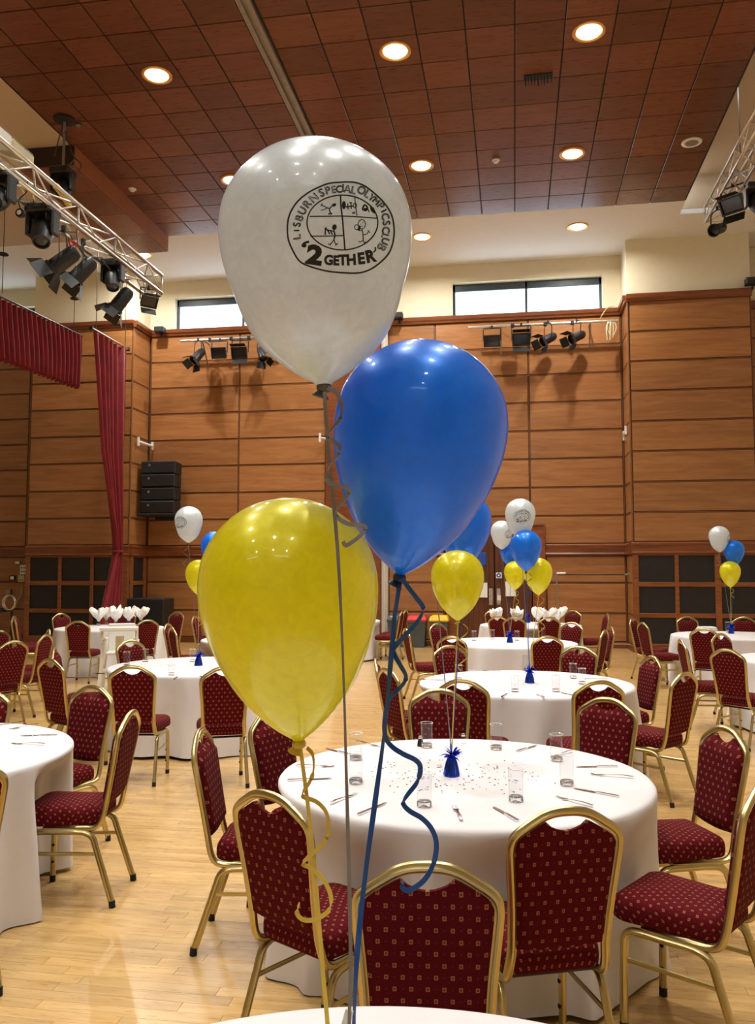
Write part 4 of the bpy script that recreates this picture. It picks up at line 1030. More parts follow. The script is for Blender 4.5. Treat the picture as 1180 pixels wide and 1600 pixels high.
# napkins folded into tumblers
def napkin_mesh(seed):
    mb = MB(); n = 44; rings = []; ph = seed * 1.7
    for k, (r, z) in enumerate([(.020, .04), (.034, .075), (.052, .10), (.088, .125), (.112, .16), (.124, .215), (.105, .265), (.055, .235), (.012, .19)]):
        c = []
        for j in range(n):
            a = 2 * PI * j / n; f = min(1, k / 4); pl = math.sin(a * 2 + ph) + .6 * math.sin(a * 5 + 2 * ph) + .35 * math.sin(a * 11)
            w_ = noise.noise((math.cos(a) * 2 + seed * 5, math.sin(a) * 2, k * .6)); rad = r * (1 + .22 * f * pl + .35 * f * w_)
            c.append(Vector((rad * math.cos(a), rad * math.sin(a), z + f * (.022 * pl + .05 * w_))))
        rings.append(c)
    return mb.ring(rings, cap0=True, cap1=True).mesh('napkin', M['napkin'], False)
NM = [napkin_mesh(q) for q in range(4)]
def napkin(u, v, i, label, group, glab):
    p = onz(u, v, ZTOP); tumbler(p, glab, 'tumblers holding napkins', 1.15)
    o = inst('napkin', NM[i % 4], None, (p.x, p.y, ZTOP + .03), (0, 0, i * 1.3)); tag(o, label, 'napkin', group)
ORD = ['first', 'second', 'third', 'fourth', 'fifth', 'sixth']
for i, (u, v) in enumerate(((154, 977), (166, 975), (181, 977), (201, 976), (220, 975))):
    napkin(u, v, i, f'white napkin fanned in a glass by the red curtain, {ORD[i]} from the left', 'white napkins on the table by the curtain', f'tumbler under a white napkin by the red curtain, {ORD[i]} from the left')
for i, (u, v) in enumerate(((775, 978), (809, 980), (841, 976), (857, 979), (872, 976))):
    napkin(u, v, i + 1, f'white napkin fanned in a glass by the double doors, {ORD[i]} from the left', 'white napkins on the table by the doors', f'tumbler under a white napkin by the double doors, {ORD[i]} from the left')
p = onz(1104, 985, ZTOP); np_ = empty('napkin_pile', (p.x, p.y, ZTOP), .2, 'low pile of folded white napkins on the far right table', 'napkins')
for q in range(4): MB().cbox(.004 * q, .003 * q, .008 + q * .015, .30 - .02 * q, .20, .013, .004).build('folded_napkin', M['napkin'], np_)
p = onz(1138, 988, ZTOP); tumbler(p, 'clear tumbler beside the blue weight on the far right table', 'tumblers on the far right table', 1.2)

# ================================================================== STAGE LIGHTING
def truss(name, x, y0, y1, z, label, half=.125):
    r = empty(name, (x, y0, z), label=label, cat='truss'); L = y1 - y0
    ch = MB().tube([(0, 0, 0), (0, L, 0)], .025, 12).mesh('chord', M['alu'], True); n = int(L / .42)
    for sx in (-1, 1):
        for sz in (-1, 1): inst('chord', ch, r, (sx * half, 0, sz * half))
    stp = L / n; ln = math.hypot(stp, 2 * half)
    bm_ = MB().bar((0, 0, -half), (0, stp, half), .011, 6).mesh('brace', M['alu'], True); bm2 = MB().bar((-half, 0, 0), (half, stp, 0), .011, 6).mesh('brace', M['alu'], True)
    vm = MB().bar((0, 0, -half), (0, 0, half), .011, 6).mesh('upright', M['alu'], True)
    for i in range(n):
        for sx in (-1, 1): 
            inst('brace', bm_, r, (sx * half, stp * (i + (0 if i % 2 == 0 else 1)), 0), (0, 0, 0 if i % 2 == 0 else PI))
        for sz in (-1, 1): inst('brace', bm2, r, (0, stp * (i + (0 if i % 2 == 0 else 1)), sz * half), (0, 0, 0) if i % 2 == 0 else (PI, 0, 0))
    for yy in (0, L):
        for sx in (-1, 1): inst('upright', vm, r, (sx * half, yy, 0))
        for sz in (-1, 1): inst('upright', vm, r, (0, yy, sz * half), (0, PI / 2, 0))
    return r
def par_can(loc, aim, label, group, s=1.0, doors=True, hang=.30):
    """can lamp hung from a yoke; aim is where it points"""
    r = empty('stage_lamp', loc, label=label, cat='stage light', group=group)
    a = Vector(aim).normalized(); Mx = frame((0, 0, 0), a)
    MB().lathe([(.03 * s, -.20 * s), (.07 * s, -.19 * s), (.09 * s, -.14 * s), (.095 * s, .12 * s), (.112 * s, .125 * s), (.112 * s, .155 * s), (.095 * s, .155 * s), (.09 * s, .10 * s), (.001, .10 * s)], 20, Mx, cap=False).build('can', M['black'], r, True)
    MB().lathe([(.09 * s, .105 * s), (.05 * s, .118 * s), (.0005, .122 * s)], 20, Mx).build('lens', M['lens'], r, True)
    side = Vector((a.y, -a.x, 0)); side = side.normalized() if side.length > .1 else Vector((1, 0, 0)); top = Vector((0, 0, hang * s))
    MB().sweep(catmull([side * .10 * s, side * .125 * s + top * .35, side * .11 * s + top * .85, top, -side * .11 * s + top * .85, -side * .125 * s + top * .35, -side * .10 * s], 4), [(-.012 * s, -.003), (.012 * s, -.003), (.012 * s, .003), (-.012 * s, .003)], up=a).build('yoke', M['black'], r)
    MB().cbox(0, 0, hang * s + .03, .05, .04, .08, .008).build('clamp', M['black'], r)
    if doors:
        for k in range(4):
            ang = k * PI / 2; d = Vector((math.cos(ang), math.sin(ang), 0)); e = Vector((-math.sin(ang), math.cos(ang), 0)); z = Vector((0, 0, 1)); w0, w1 = .10 * s, (.13 if k % 2 else .10) * s
            o = d * .112 * s + z * .155 * s; f_ = (z * .85 + d * .55).normalized() * .16 * s; t = d * .004
            vs = [o - e * w0, o + e * w0, o + e * w1 + f_, o - e * w1 + f_]; vs = [Mx @ v for v in vs + [v + t for v in vs]]
            MB().add(vs, [(0, 1, 2, 3), (7, 6, 5, 4), (0, 4, 5, 1), (1, 5, 6, 2), (2, 6, 7, 3), (3, 7, 4, 0)]).build('barn_door', M['black'], r)
    return r
def moving_head(loc, label, group, s=1.0, tilt=.5, up=True):
    r = empty('moving_head', loc, label=label, cat='stage light', group=group); g = 1 if up else -1
    MB().cbox(0, 0, g * .26 * s, .34 * s, .30 * s, .11 * s, .02 * s).build('base', M['black'], r)
    for sx in (-1, 1): MB().cbox(sx * .165 * s, 0, g * .09 * s, .05 * s, .17 * s, .30 * s, .02 * s).build('arm', M['black'], r)
    Mx = frame((0, 0, 0), (.25, -math.sin(tilt), -math.cos(tilt) * g))
    MB().lathe([(.03 * s, -.20 * s), (.10 * s, -.18 * s), (.13 * s, -.10 * s), (.135 * s, .02 * s), (.12 * s, .14 * s), (.105 * s, .20 * s), (.09 * s, .20 * s), (.085 * s, .17 * s), (.0005, .17 * s)], 20, Mx, cap=False).build('head', M['black'], r, True)
    MB().lathe([(.088 * s, .175 * s), (.05 * s, .195 * s), (.0005, .20 * s)], 20, Mx).build('lens', M['lens'], r, True)
    MB().cbox(0, -.152 * s, g * .26 * s, .12 * s, .008, .05 * s, .002).build('display', M['lens'], r)
    return r
def flood(loc, aim, label, group, s=1.0, gel=False):
    r = empty('flood_lamp', loc, label=label, cat='stage light', group=group); a = Vector(aim).normalized(); Mx = frame((0, 0, 0), a)
    # local: z forward, y up, x sideways
    mb = MB(); mb.ring([[Mx @ Vector((sx * w_ * s, sy * h_ * s, z * s)) for sx, sy in ((-1, -1), (1, -1), (1, 1), (-1, 1))] for w_, h_, z in ((.08, .06, -.12), (.14, .10, -.08), (.17, .12, .06), (.18, .13, .07), (.18, .13, .09), (.155, .105, .09), (.15, .10, .05))], cap1=True)
    mb.build('housing', M['black'], r)
    MB().cbox(0, 0, .055 * s, .30 * s, .20 * s, .01, .002, Mx).build('front_glass', M['lens'], r)
    side = Mx.to_3x3() @ Vector((1, 0, 0)); top = Vector((0, 0, .27 * s))
    MB().sweep([side * .185 * s, side * .19 * s + top * .9, side * .17 * s + top, -side * .17 * s + top, -side * .19 * s + top * .9, -side * .185 * s], [(-.012 * s, -.003), (.012 * s, -.003), (.012 * s, .003), (-.012 * s, .003)], up=a).build('yoke', M['black'], r)
    MB().cbox(0, 0, .30 * s, .05, .04, .08, .008).build('clamp', M['black'], r)
    for sy, ln in ((1, .12), (-1, .14)) if gel else ():
        MB().cbox(0, sy * (.13 + ln * .35) * s, (.09 + ln * .4) * s, .34 * s, .006, ln * s, .001, Mx @ Matrix.Translation((0, sy * .17 * s, .13 * s)) @ Matrix.Rotation(-sy * .6, 4, 'X') @ Matrix.Translation((0, -sy * .17 * s, -.13 * s))).build('barn_door', M['black'], r)
    return r
XT = -4.80
truss('lighting_truss', XT, 5.2, 10.5, 5.60, 'bare aluminium box truss hanging at the upper left')
truss('lighting_truss', 3.72, 11.6, 15.9, 8.33, 'bare aluminium box truss hanging at the upper right corner', .15)
gL = 'lamps on the left truss'; TX = lambda u, v: onx(u, v, XT)
moving_head(TX(66, 362), 'black moving head lamp upright in the middle of the left truss', gL, .85, .5)
moving_head(TX(176, 436), 'black moving head lamp near the far end of the left truss', gL, .72, .4)
moving_head(TX(-4, 310), 'black moving head lamp cut by the left picture edge', gL, .85, .9)
par_can(TX(98, 408), (-.75, -.15, -.6), 'black barn door can on the left truss, left of a pair', gL, .98, hang=.34)
par_can(TX(129, 424), (-.55, -.25, -.75), 'black barn door can on the left truss, right of a pair', gL, .92, hang=.34)
par_can(TX(189, 470), (-.5, -.2, -.8), 'lowest black barn door can on the left truss', gL, .92, hang=.42)
flood(TX(232, 470), (.55, -.5, -.5), 'black flood lamp at the far end of the left truss', gL, .62, True)
cl_ = empty('clip_lamp', tuple(TX(33, 334)), label='tiny round clip lamp dangling under the left truss', cat='lamp')
MB().lathe([(.03, -.03), (.045, 0), (.045, .03), (.03, .035)], 14, Matrix.Rotation(PI / 2, 4, 'X')).build('housing', M['black'], cl_, True)
MB().lathe([(.025, .036), (.0005, .04)], 12, Matrix.Rotation(PI / 2, 4, 'X')).build('lens', M['whiteplastic'], cl_, True)
MB().tube(catmull([(0, 0, .03), (-.03, 0, .14), (.05, 0, .22), (.06, 0, .33)], 5), .006, 6).build('lead', M['black'], cl_, True)
for (u, v, sx, sy, sz, n, mt) in ((26, 246, .16, .36, .13, 'beige dimmer box resting on top of the left truss', 'beige'), (-8, 222, .16, .30, .14, 'white box on the left truss at the picture edge', 'whiteplastic')):
    q = TX(u, v); b = empty('dimmer_box', (q.x, q.y, 5.752), label=n, cat='box')
    MB().cbox(0, 0, sz / 2, sx, sy, sz, .012).build('case', M[mt], b); MB().cbox(0, 0, sz + .006, sx * .94, sy * .94, .012, .004).build('lid', M['track'], b); MB().cbox(0, -sy / 2 - .003, sz * .5, sx * .5, .006, sz * .3, .001).build('front_plate', M['grille'], b)
cb_ = MB(); rnd = random.Random(4)
for k in range(5):
    y0 = 6.2 + k * .75; cb_.tube(catmull([(XT + rnd.uniform(-.1, .1), y0, 5.46), (XT + .02, y0 + .2, 5.34 - .08 * rnd.random()), (XT - .03, y0 + .45, 5.38), (XT + rnd.uniform(-.08, .08), y0 + .7, 5.47)], 5), .010, 6)
tag(cb_.build('truss_cables', M['cable'], None, True), 'grey cables looped under the left truss', 'cables')
tag(MB().tube(catmull([onx(107, 372, XT), onx(110, 384, XT), onx(118, 380, XT), onx(112, 376, XT), onx(124, 388, XT)], 5), .009, 6).build('red_cable', M['redcable'], None, True), 'short red cable knotted on the left truss', 'cable')
q = TX(96, 305); tag(MB().tube(catmull([q + Vector((0, -.12, .05)), q + Vector((.02, 0, .0)), q + Vector((0, .16, -.04))], 5), .035, 8).build('strap', M['yellowclamp'], None, True), 'yellow strap wrapped on the left truss top chord', 'strap')
# lamp hung from the veneered ceiling
q = onz(101, 184, HC); hx, hy = q.x, q.y
h = moving_head((hx, hy, 7.90), 'black moving head lamp hanging on a pole from the veneered ceiling', 'lamps hung from the ceiling', 1.0, .55)
MB().lathe([(.17, HC - 7.90 - .025), (.17, HC - 7.90 - .055), (.05, HC - 7.90 - .075)], 20).build('ceiling_plate', M['black'], h); MB().tube([(0, 0, .3), (0, 0, HC - 7.9 - .05)], .022, 8).build('pole', M['track'], h, True)
MB().tube(catmull([(.02, 0, .95), (.16, 0, .55), (.30, .02, .38), (.22, 0, .22), (.08, 0, .34), (.20, 0, .48)], 5), .012, 6).build('cable_loop', M['cable'], h, True)
MB().tube(catmull([(-.03, 0, 1.05), (-.10, 0, .8), (-.16, 0, .55)], 4), .010, 6).build('safety_cable', M['cable'], h, True)
# right truss lamps
gR = 'lamps on the right truss'
par_can(onx(1122, 358, 3.72), (-.55, -.6, -.35), 'small round can lamp at the lower end of the right truss', gR, 1.05, False, hang=.34)
flood(onx(1146, 318, 3.72), (-.5, -.6, -.6), 'black flood lamp under the right truss', gR, 1.1, True)
moving_head(onx(1184, 318, 3.72), 'black lamp cut by the right picture edge under the truss', gR, .95, .6)
for u, n in ((1157, 'right'),):
    q = onx(u, 236, 3.72); rd = empty('hanging_rod', (q.x, q.y, q.z), label='thin rod holding the right truss from the pale ceiling', cat='rod')
    MB().tube([(0, 0, 0), (0, 0, 9.9 - q.z)], .012, 8).build('rod', M['track'], rd, True); MB().lathe([(.08, 9.9 - q.z), (.08, 9.87 - q.z), (.02, 9.85 - q.z)], 16).build('ceiling_plate', M['track'], rd)
for i, (y, n) in enumerate(((5.5, 'at its near end'),)):
    rd = empty('hanging_rod', (XT, y, 5.73), label=f'thin rod holding the left truss from the ceiling, {n}', cat='rod')
    MB().tube([(0, 0, 0), (0, 0, HC - .03 - 5.73)], .008, 8).build('rod', M['black'], rd, True); MB().lathe([(.04, 0), (.04, .03), (.01, .06)], 12).build('clamp', M['black'], rd)
# bars on the far wall
YB_ = 19.28
def wall_bar(u0, v0, u1, v1, label):
    a, b = ony(u0, v0, YB_), ony(u1, v1, YB_); z = (a.z + b.z) / 2; r = empty('lighting_bar', (a.x, YB_, z), label=label, cat='bar'); L = b.x - a.x
    MB().tube([(0, 0, 0), (L, 0, 0)], .032, 12).build('bar', M['alu'], r, True)
    for f in (.22, .82):
        br = MB().bar((L * f, 0, 0), (L * f, YW - .02 - YB_, -.55), .018).bar((L * f, 0, 0), (L * f, YW - .02 - YB_, .02), .018).build('bracket', M['track'], r)
    for f in (.30, .52, .7): MB().cbox(L * f, 0, 0, .08, .09, .09, .01).build('clamp', M['black'], r)
    return z
zb1 = wall_bar(283, 533, 436, 526, 'pale lighting bar on the far wall left of the silver balloon')
zb2 = wall_bar(732, 513, 966, 500, 'pale lighting bar on the far wall under the right window')
gW = 'lamps on the far wall bars'
def onbar(u, z, dz): p = ony(u, 540, YB_ - .05); return (p.x, YB_ - .03, z - dz)
par_can(onbar(309, zb1, .40), (-.35, -.55, -.75), 'black can lamp at the left end of the left wall bar', gW, 1.15, hang=.33)
flood(onbar(343, zb1, .34), (0, -.9, -.35), 'plain flood lamp second on the left wall bar', gW, 1.05)
flood(onbar(375, zb1, .36), (0, -.85, -.3), 'flood lamp with flaps third on the left wall bar', gW, 1.1, True)
par_can(onbar(409, zb1, .42), (.35, -.35, -.8), 'can lamp partly behind the silver balloon on the left wall bar', gW, 1.0, hang=.33)
flood(onbar(769, zb2, .34), (0, -.9, -.35), 'plain flood lamp leftmost on the right wall bar', gW, 1.05)
flood(onbar(815, zb2, .34), (0, -.85, -.3), 'flood lamp with flaps second on the right wall bar', gW, 1.15, True)
par_can(onbar(857, zb2, .36), (-.65, -.45, -.45), 'can lamp third on the right wall bar', gW, 1.1, hang=.33)
par_can(onbar(902, zb2, .34), (-.65, -.45, -.40), 'can lamp rightmost on the right wall bar', gW, 1.1, hang=.33)
q = ony(956, 503, YB_ - .05); bd = MB(); rnd = random.Random(8)
for k in range(9):
    o = Vector((rnd.uniform(-.08, .08), rnd.uniform(-.03, .03), 0)); bd.tube(catmull([q + o, q + o * 1.6 + Vector((0, 0, -.14)), q + o * 1.2 + Vector((rnd.uniform(-.05, .05), 0, -.30 - .12 * rnd.random()))], 4), .014, 6)
bd.tube(catmull([q + Vector((-.25, 0, .1)), q + Vector((-.1, 0, .32)), q + Vector((.08, .1, .40))], 4), .010, 6)
tag(bd.build('cable_bundle', M['beige'], None, True), 'pale bundle of cable ends hanging at the right end of the wall bar', 'cables')

# ================================================================== STAGE DRAPES
XC = -9.0
def drape(name, y_at, z_of, nz, folds, amp, label, cat, seed):
    """pleated sheet hanging along Y at x = XC; y_at(s, t): position, z_of(s, t): height"""
    rnd = random.Random(seed); n = folds * 10; ph = [rnd.uniform(-.5, .5) for _ in range(folds + 2)]; mb = MB(); fr, bk = [], []
    for i in range(n + 1):
        s = i / n; k = s * folds; w_ = math.sin(2 * PI * k + ph[int(k)] * (1 - math.cos(2 * PI * k)) ) + .3 * math.sin(4 * PI * k + ph[int(k)])
        for j in range(nz + 1):
            t = j / nz; x = XC + amp(s, t) * w_ + .03 * math.sin(7 * s + 3 * t); y = y_at(s, t); z = z_of(s, t) + (.02 * w_ if j == nz else 0)
            fr.append((x, y, z)); bk.append((x - .006, y, z))
    N = len(fr); mb.v = fr + bk
    for i in range(n):
        for j in range(nz):
            a = i * (nz + 1) + j; mb.f += [(a, a + 1, a + nz + 2, a + nz + 1), (N + a, N + a + nz + 1, N + a + nz + 2, N + a + 1)]
        a = i * (nz + 1) + nz; mb.f.append((a, N + a, N + a + nz + 1, a + nz + 1))
    r = empty(name, (XC, y_at(0, 0), 0), label=label, cat=cat)
    o = mb.build('cloth', M['curtain'], r, True, 180); o.location = (-XC, -y_at(0, 0), 0); return r
VY0, VY1 = 8.0, 16.2
v_ = drape('stage_valance', lambda s, t: VY0 + (VY1 - VY0) * s, lambda s, t: 6.60 + .034 * (VY0 + (VY1 - VY0) * s - 13.4) - 1.12 * t, 6, 52, lambda s, t: .035 + .05 * t, 'crimson pleated valance hanging at the far left', 'curtain', 2)
MB().tube([(0, -.1, 6.62 + .034 * (VY0 - 13.4)), (0, VY1 - VY0 + .05, 6.62 + .034 * (VY1 - 13.4))], .02, 8).build('rail', M['black'], v_, True)
for y in (13.42 - VY0, 15.9 - VY0): 
    MB().tube([(0, y, 6.69), (0, y, HC)], .007, 6).build('hanging_wire', M['black'], v_); MB().lathe([(.09, 7.42), (.09, 7.40)], 14, Matrix.Translation((0, y, 0))).build('wire_disc', M['black'], v_)
yl = lambda z: lerp([(.0, 17.25), (1.0, 17.45), (2.1, 17.93), (2.25, 17.95), (2.6, 17.85), (4.4, 17.15), (7.0, 16.72)], z)
yr_ = lambda z: lerp([(.0, 18.3), (2.1, 18.20), (2.25, 18.17), (2.6, 18.19), (7.0, 18.27)], z)
c_ = drape('stage_curtain', lambda s, t: yl(6.96 - 6.9 * t) + (yr_(6.96 - 6.9 * t) - yl(6.96 - 6.9 * t)) * s, lambda s, t: 6.96 - 6.9 * t, 60, 6, lambda s, t: .05 + .02 * t, 'long crimson curtain tied back beside the left pillar', 'curtain', 3)
MB().tube([(0, -.12, 7.0), (0, 1.72, 7.0)], .028, 10).build('rail', M['chrome'], c_, True)
MB().cbox(0, 1.66, 7.0, .07, .07, .09, .01).build('rail_end', M['black'], c_)
MB().cbox(0, -.10, 7.0, .07, .06, .09, .01).build('rail_end', M['black'], c_)
for y in (.1, 1.5): MB().tube([(0, y, 7.02), (0, y, HC)], .007, 6).build('hanging_wire', M['black'], c_)
MB().tube([Vector((.105 * math.cos(a), 1.33 + .145 * math.sin(a), 2.19)) for a in [2 * PI * j / 20 for j in range(20)]], .022, 8, True).build('tie_back', M['curtain'], c_, True)

# ================================================================== SOUND GEAR AND OTHER THINGS BY THE WALLS
sp = empty('speaker_stack', (-8.51, 19.30, 3.1), label='black four box speaker stack on a bracket beside the left pillar', cat='speaker')
for k in range(4):
    z = .20 + k * .315; bx = MB().cbox(0, 0, 0, .88, .42, .305, .02).build('speaker_box', M['black'], sp); bx.location = (0, -.02 + .012 * (k - 1.5) ** 2 - .03 * (k == 0), z); bx.rotation_euler = (-.06 + .05 * (3 - k) , 0, 0)
    MB().cbox(0, -.213, 0, .82, .012, .26, .004).build('grille', M['grille'], bx); MB().cbox(-.22, -.222, .05, .05, .006, .05, .001).build('badge', M['track'], bx)
MB().cbox(.05, .05, .0, 1.1, .62, .06, .01).cbox(.8, .0, .02, .55, .05, .06, .01).cbox(0, .28, .1, .5, .1, .4, .01).build('wall_bracket', M['black'], sp)
sw = empty('subwoofer', (-8.52, 18.85, 0), label='big black subwoofer cabinet on the floor below the speaker stack', cat='speaker')
MB().cbox(0, 0, .55, .92, .62, 1.10, .02).build('cabinet', M['black'], sw); MB().cbox(0, -.315, .56, .84, .012, .98, .004).build('grille', M['blackmat'], sw)
for s in (-1, 1): MB().cbox(s * .462, 0, .8, .012, .18, .09, .003).build('handle', M['grille'], sw)
def pipe_bracket(a, b, label):
    r = empty('pipe_bracket', tuple(a), label=label, cat='bracket'); d = Vector(b) - Vector(a)
    MB().tube([(0, 0, 0), d], .03, 10).build('pipe', M['whiteplastic'], r, True)
    MB().cbox(0, 0, 0, .05, .05, .22, .008).build('end_plate', M['whiteplastic'], r); MB().cbox(d.x, d.y, d.z, .05, .05, .20, .008).build('end_plate', M['whiteplastic'], r)
pipe_bracket(ony(214, 690, 18.95) + Vector((.04, 0, 0)), ony(238, 697, 19.65), 'short white pipe bracket beside the left pillar')
pipe_bracket(ony(975, 681, 19.64), ony(981, 672, 19.0) + Vector((-.04, 0, 0)), 'short white pipe bracket beside the right pillar')
pipe_bracket(ony(500, 684, 19.2), ony(512, 686, 19.64), 'short white pipe bracket behind the silver ribbon')
for u, v, y, n in ((250, 516, 19.45, 'small black speaker on the cornice left of the left window'), (622, 494, 19.45, 'small black speaker on the cornice right of the silver balloon'), (1174, 440, 18.62, 'small black speaker on the right pillar cornice')):
    q = ony(u, v, y); r = empty('wall_speaker', tuple(q), label=n, cat='speaker')
    MB().cbox(0, 0, 0, .24, .20, .15, .012).build('case', M['black'], r); MB().cbox(0, -.104, 0, .20, .01, .11, .002).build('grille', M['grille'], r); MB().cbox(.03, .05, -.1, .05, .05, .12, .006).build('foot', M['black'], r)
# ceiling fittings
def disc(name, u, v, r0, label, cat, mat, dome=.03):
    q = onz(u, v, HC - .02); o = empty(name, (q.x, q.y, HC - .022), label=label, cat=cat)
    MB().lathe([(r0, 0), (r0, -.012), (r0 * .9, -.018)], 24).build('base', M[mat], o, True); MB().lathe([(r0 * .72, -.016), (r0 * .6, -.016 - dome), (.0005, -.02 - dome)], 20).build('cover', M[mat if dome > .02 else 'track'], o, True)
disc('smoke_detector', 775, 250, .07, 'small white smoke detector between the right ceiling lights', 'detector', 'whiteplastic')
disc('smoke_detector', 207, 295, .075, 'small white smoke detector near the bulkhead on the left', 'detector', 'whiteplastic')
disc('ceiling_speaker', 1081, 222, .17, 'round grey ceiling speaker near the right ceiling edge', 'speaker', 'whiteplastic', .004)
disc('ceiling_boss', 122, 194, .06, 'small black cap beside the ceiling plate on the left', 'cap', 'black', .02)
q = onz(841, 118, HC - .02); o = empty('cable_outlet', (q.x, q.y, HC - .022), -.05, 'dark bristled cable outlet in a ceiling tile at the top right', 'outlet')
MB().cbox(0, 0, -.01, .42, .10, .02, .004).build('plate', M['black'], o); bm_ = MB(); rnd = random.Random(2)
for k in range(9): bm_.ring([[Vector((-.19 + k * .047 + a * .014, b * .02, -.018)) for a, b in ((-1, -1), (1, -1), (1, 1), (-1, 1))], [Vector((-.19 + k * .047 + rnd.uniform(-.01, .01) + a * .003, b * .004 + .02, -.10 - .05 * rnd.random())) for a, b in ((-1, -1), (1, -1), (1, 1), (-1, 1))]])
bm_.build('bristles', M['black'], o)
# bins
for u, lid, n in ((621, 'grey', 'grey bin with a white label, leftmost of the three bins'), (653, 'redlid', 'grey bin with a red lid by the far wall'), (687, 'yellowlid', 'grey bin with a yellow lid by the far wall')):
    q = ony(u, 1000, 19.35); r = empty('recycling_bin', (q.x, 19.35, 0), label=n, cat='bin', group='bins by the far wall')
    MB().ring([[Vector((a * w_, b * d_, z)) for a, b in ((-1, -1), (1, -1), (1, 1), (-1, 1))] for w_, d_, z in ((.16, .15, 0), (.165, .16, .02), (.20, .20, .56), (.215, .215, .57), (.215, .215, .60))]).build('bin_body', M['grey'], r)
    MB().ring([[Vector((a * w_, b * d_, z)) for a, b in ((-1, -1), (1, -1), (1, 1), (-1, 1))] for w_, d_, z in ((.218, .218, .60), (.218, .218, .63), (.19, .18, .71), (.15, .13, .73))]).build('bin_lid', M[lid], r)
    if lid == 'grey': MB().cbox(-.06, -.205, .665, .16, .012, .09, .002, Matrix.Translation((0, .02, 0))).build('white_label', M['paper'], r)
    MB().cbox(0, -.19, .50, .14, .03, .03, .006).build('grip', M['grey'], r)
# clothes rail
ra = empty('clothes_rail', (.94, 19.36, 0), label='dark tubular rail on castors before the wall right of the doors', cat='rail')
for x in (0, 1.60):
    MB().tube([(x, 0, .08), (x, 0, 1.70)], .018, 10).build('upright', M['track'], ra, True); MB().tube([(x, -.25, .09), (x, .22, .09)], .018, 10).build('foot', M['track'], ra, True)
    for y in (-.24, .2):
        MB().lathe([(.04, -.012), (.042, 0), (.04, .012)], 14, Matrix.Translation((x, y, .042)) @ Matrix.Rotation(PI / 2, 4, 'Y')).build('castor', M['rubber'], ra, True)
MB().tube([(0, 0, 1.66), (1.6, 0, 1.66)], .014, 10).build('top_bar', M['black'], ra, True); MB().tube([(0, 0, .12), (1.6, 0, .12)], .014, 10).build('low_bar', M['track'], ra, True)
MB().cbox(.10, -.02, 1.69, .20, .04, .045, .01).build('white_clamp', M['whiteplastic'], ra); MB().cbox(1.54, -.02, 1.66, .12, .04, .04, .01).build('clamp', M['track'], ra)
# white high chair
q = onz(186, 1063, 0.0); hc = empty('high_chair', (-5.72, 11.65, 0), .38, 'white plastic high chair in front of the napkin table by the curtain', 'high chair')
for sx in (-1, 1):
    for sy in (-1, 1): MB().sweep([(sx * .21, sy * .14, .74), (sx * .27, sy * .27, .0)], [(-.022, -.022), (.022, -.022), (.022, .022), (-.022, .022)]).build('leg', M['whiteplastic'], hc)
    MB().cbox(sx * .235, 0, .68, .035, .40, .07, .01).build('arm', M['whiteplastic'], hc)
    MB().cbox(sx * .245, 0, .34, .03, .42, .05, .01).build('side_rail', M['whiteplastic'], hc)
MB().cbox(0, -.30, .885, .50, .26, .03, .012).cbox(0, -.425, .90, .50, .02, .05, .006).cbox(0, -.18, .90, .50, .02, .05, .006).cbox(-.25, -.3, .90, .02, .26, .05, .006).cbox(.25, -.3, .90, .02, .26, .05, .006).build('tray', M['whiteplastic'], hc)
for sx in (-1, 1): MB().cbox(sx * .24, -.22, .80, .03, .22, .15, .01).build('tray_support', M['whiteplastic'], hc)
MB().cbox(0, .02, .53, .40, .34, .035, .012).build('seat', M['whiteplastic'], hc); MB().cbox(0, .17, .74, .38, .035, .42, .012).build('backrest', M['whiteplastic'], hc); MB().cbox(0, -.17, .66, .12, .03, .26, .008).build('crotch_post', M['whiteplastic'], hc)
MB().cbox(0, -.20, .30, .50, .03, .05, .008).build('foot_bar', M['whiteplastic'], hc)
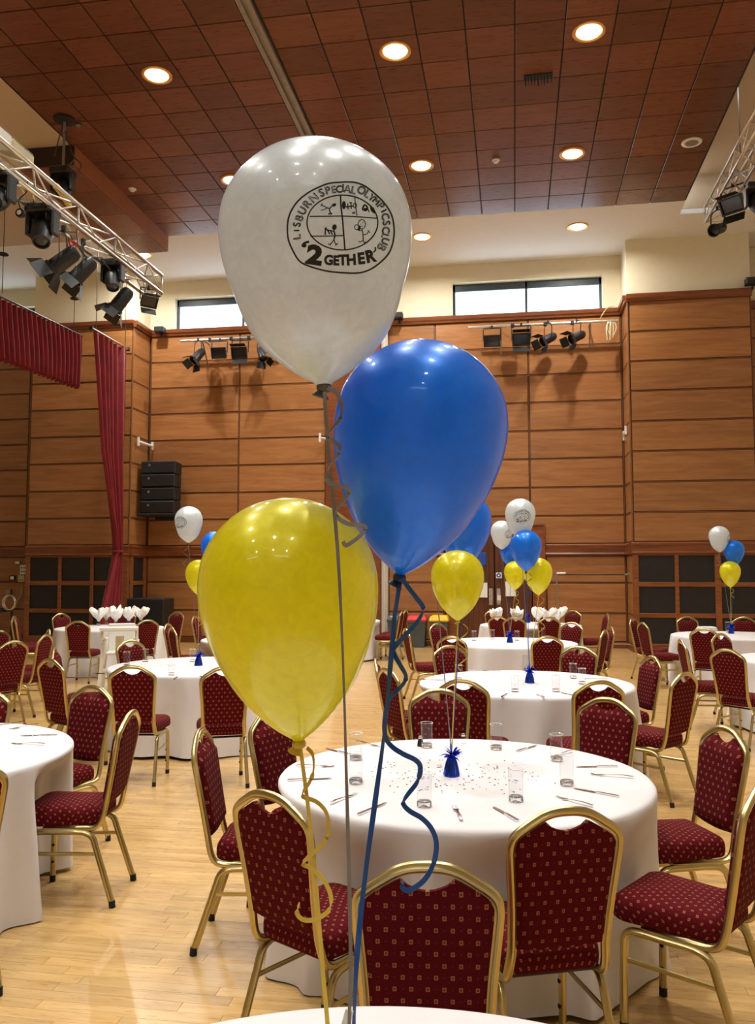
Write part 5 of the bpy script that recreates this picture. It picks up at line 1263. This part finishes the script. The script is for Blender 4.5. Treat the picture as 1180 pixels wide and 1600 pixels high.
# trolley with coil of cable, wall boxes
tx, ty = -11.75, 17.3
tb = empty('trolley', (tx, ty, 0), label='black trolley with a coiled cable at the far left edge', cat='trolley')
MB().cbox(0, 0, .85, 1.0, .6, .04, .008).build('top', M['black'], tb); MB().cbox(0, 0, .32, .94, .55, .03, .006).build('shelf', M['black'], tb); MB().cbox(-.1, .05, .56, .5, .4, .42, .02).build('drawer_case', M['grille'], tb)
for sx in (-1, 1):
    for sy in (-1, 1): MB().cbox(sx * .47, sy * .27, .43, .04, .04, .86, .006).build('leg', M['black'], tb)
q = ony(14, 944, 17.2); coil = MB()
for k in range(5): coil.tube([Vector((q.x + (.15 + .008 * math.sin(k)) * math.cos(a), ty - .12 + .018 * k, .875 + .165 + .16 * math.sin(a))) for a in [2 * PI * j / 28 for j in range(28)]], .011, 6, True)
tag(coil.build('cable_coil', M['alu'], None, True), 'pale coil of cable standing on the black trolley', 'cable')
def wall_box(u, v, wd, ht, mat, label, cat, inner=None):
    q = ony(u, v, YW - .04); r = empty('wall_box', tuple(q), label=label, cat=cat)
    MB().cbox(0, 0, 0, wd, .07, ht, .008).build('case', M[mat], r)
    if inner:
        for k in range(inner): MB().cbox((k % 2 - .5) * wd * .4, -.038, (k // 2 - .5) * ht * .4, wd * .18, .01, ht * .16, .002).build('socket', M['black'], r)
wall_box(37, 890, .17, .24, 'whiteplastic', 'white double socket box on the wall at the far left, upper', 'socket', 4)
wall_box(34, 904, .17, .17, 'beige', 'grey socket box on the wall at the far left, lower', 'socket', 2)
wall_box(19, 903, .14, .12, 'black', 'black framed white card on the wall at the far left', 'card')
q = ony(19, 903, YW - .08); tag(MB().cbox(q.x, q.y, q.z, .10, .01, .08, .001).build('card', M['paper']), 'white card inside the small black frame at the far left', 'card')
wall_box(13, 925, .16, .14, 'track', 'grey metal box above the cable coil at the far left', 'box')
wall_box(28, 879, .12, .06, 'whiteplastic', 'tiny white sensor on the wall at the far left', 'sensor')
tag(MB().tube(catmull([ony(34, 918, YW - .05), ony(33, 930, YW - .06), ony(27, 940, YW - .06), ony(24, 950, YW - .06)], 5), .014, 6).build('hanging_cable', M['beige'], None, True), 'pale cable hanging from the sockets at the far left', 'cable')
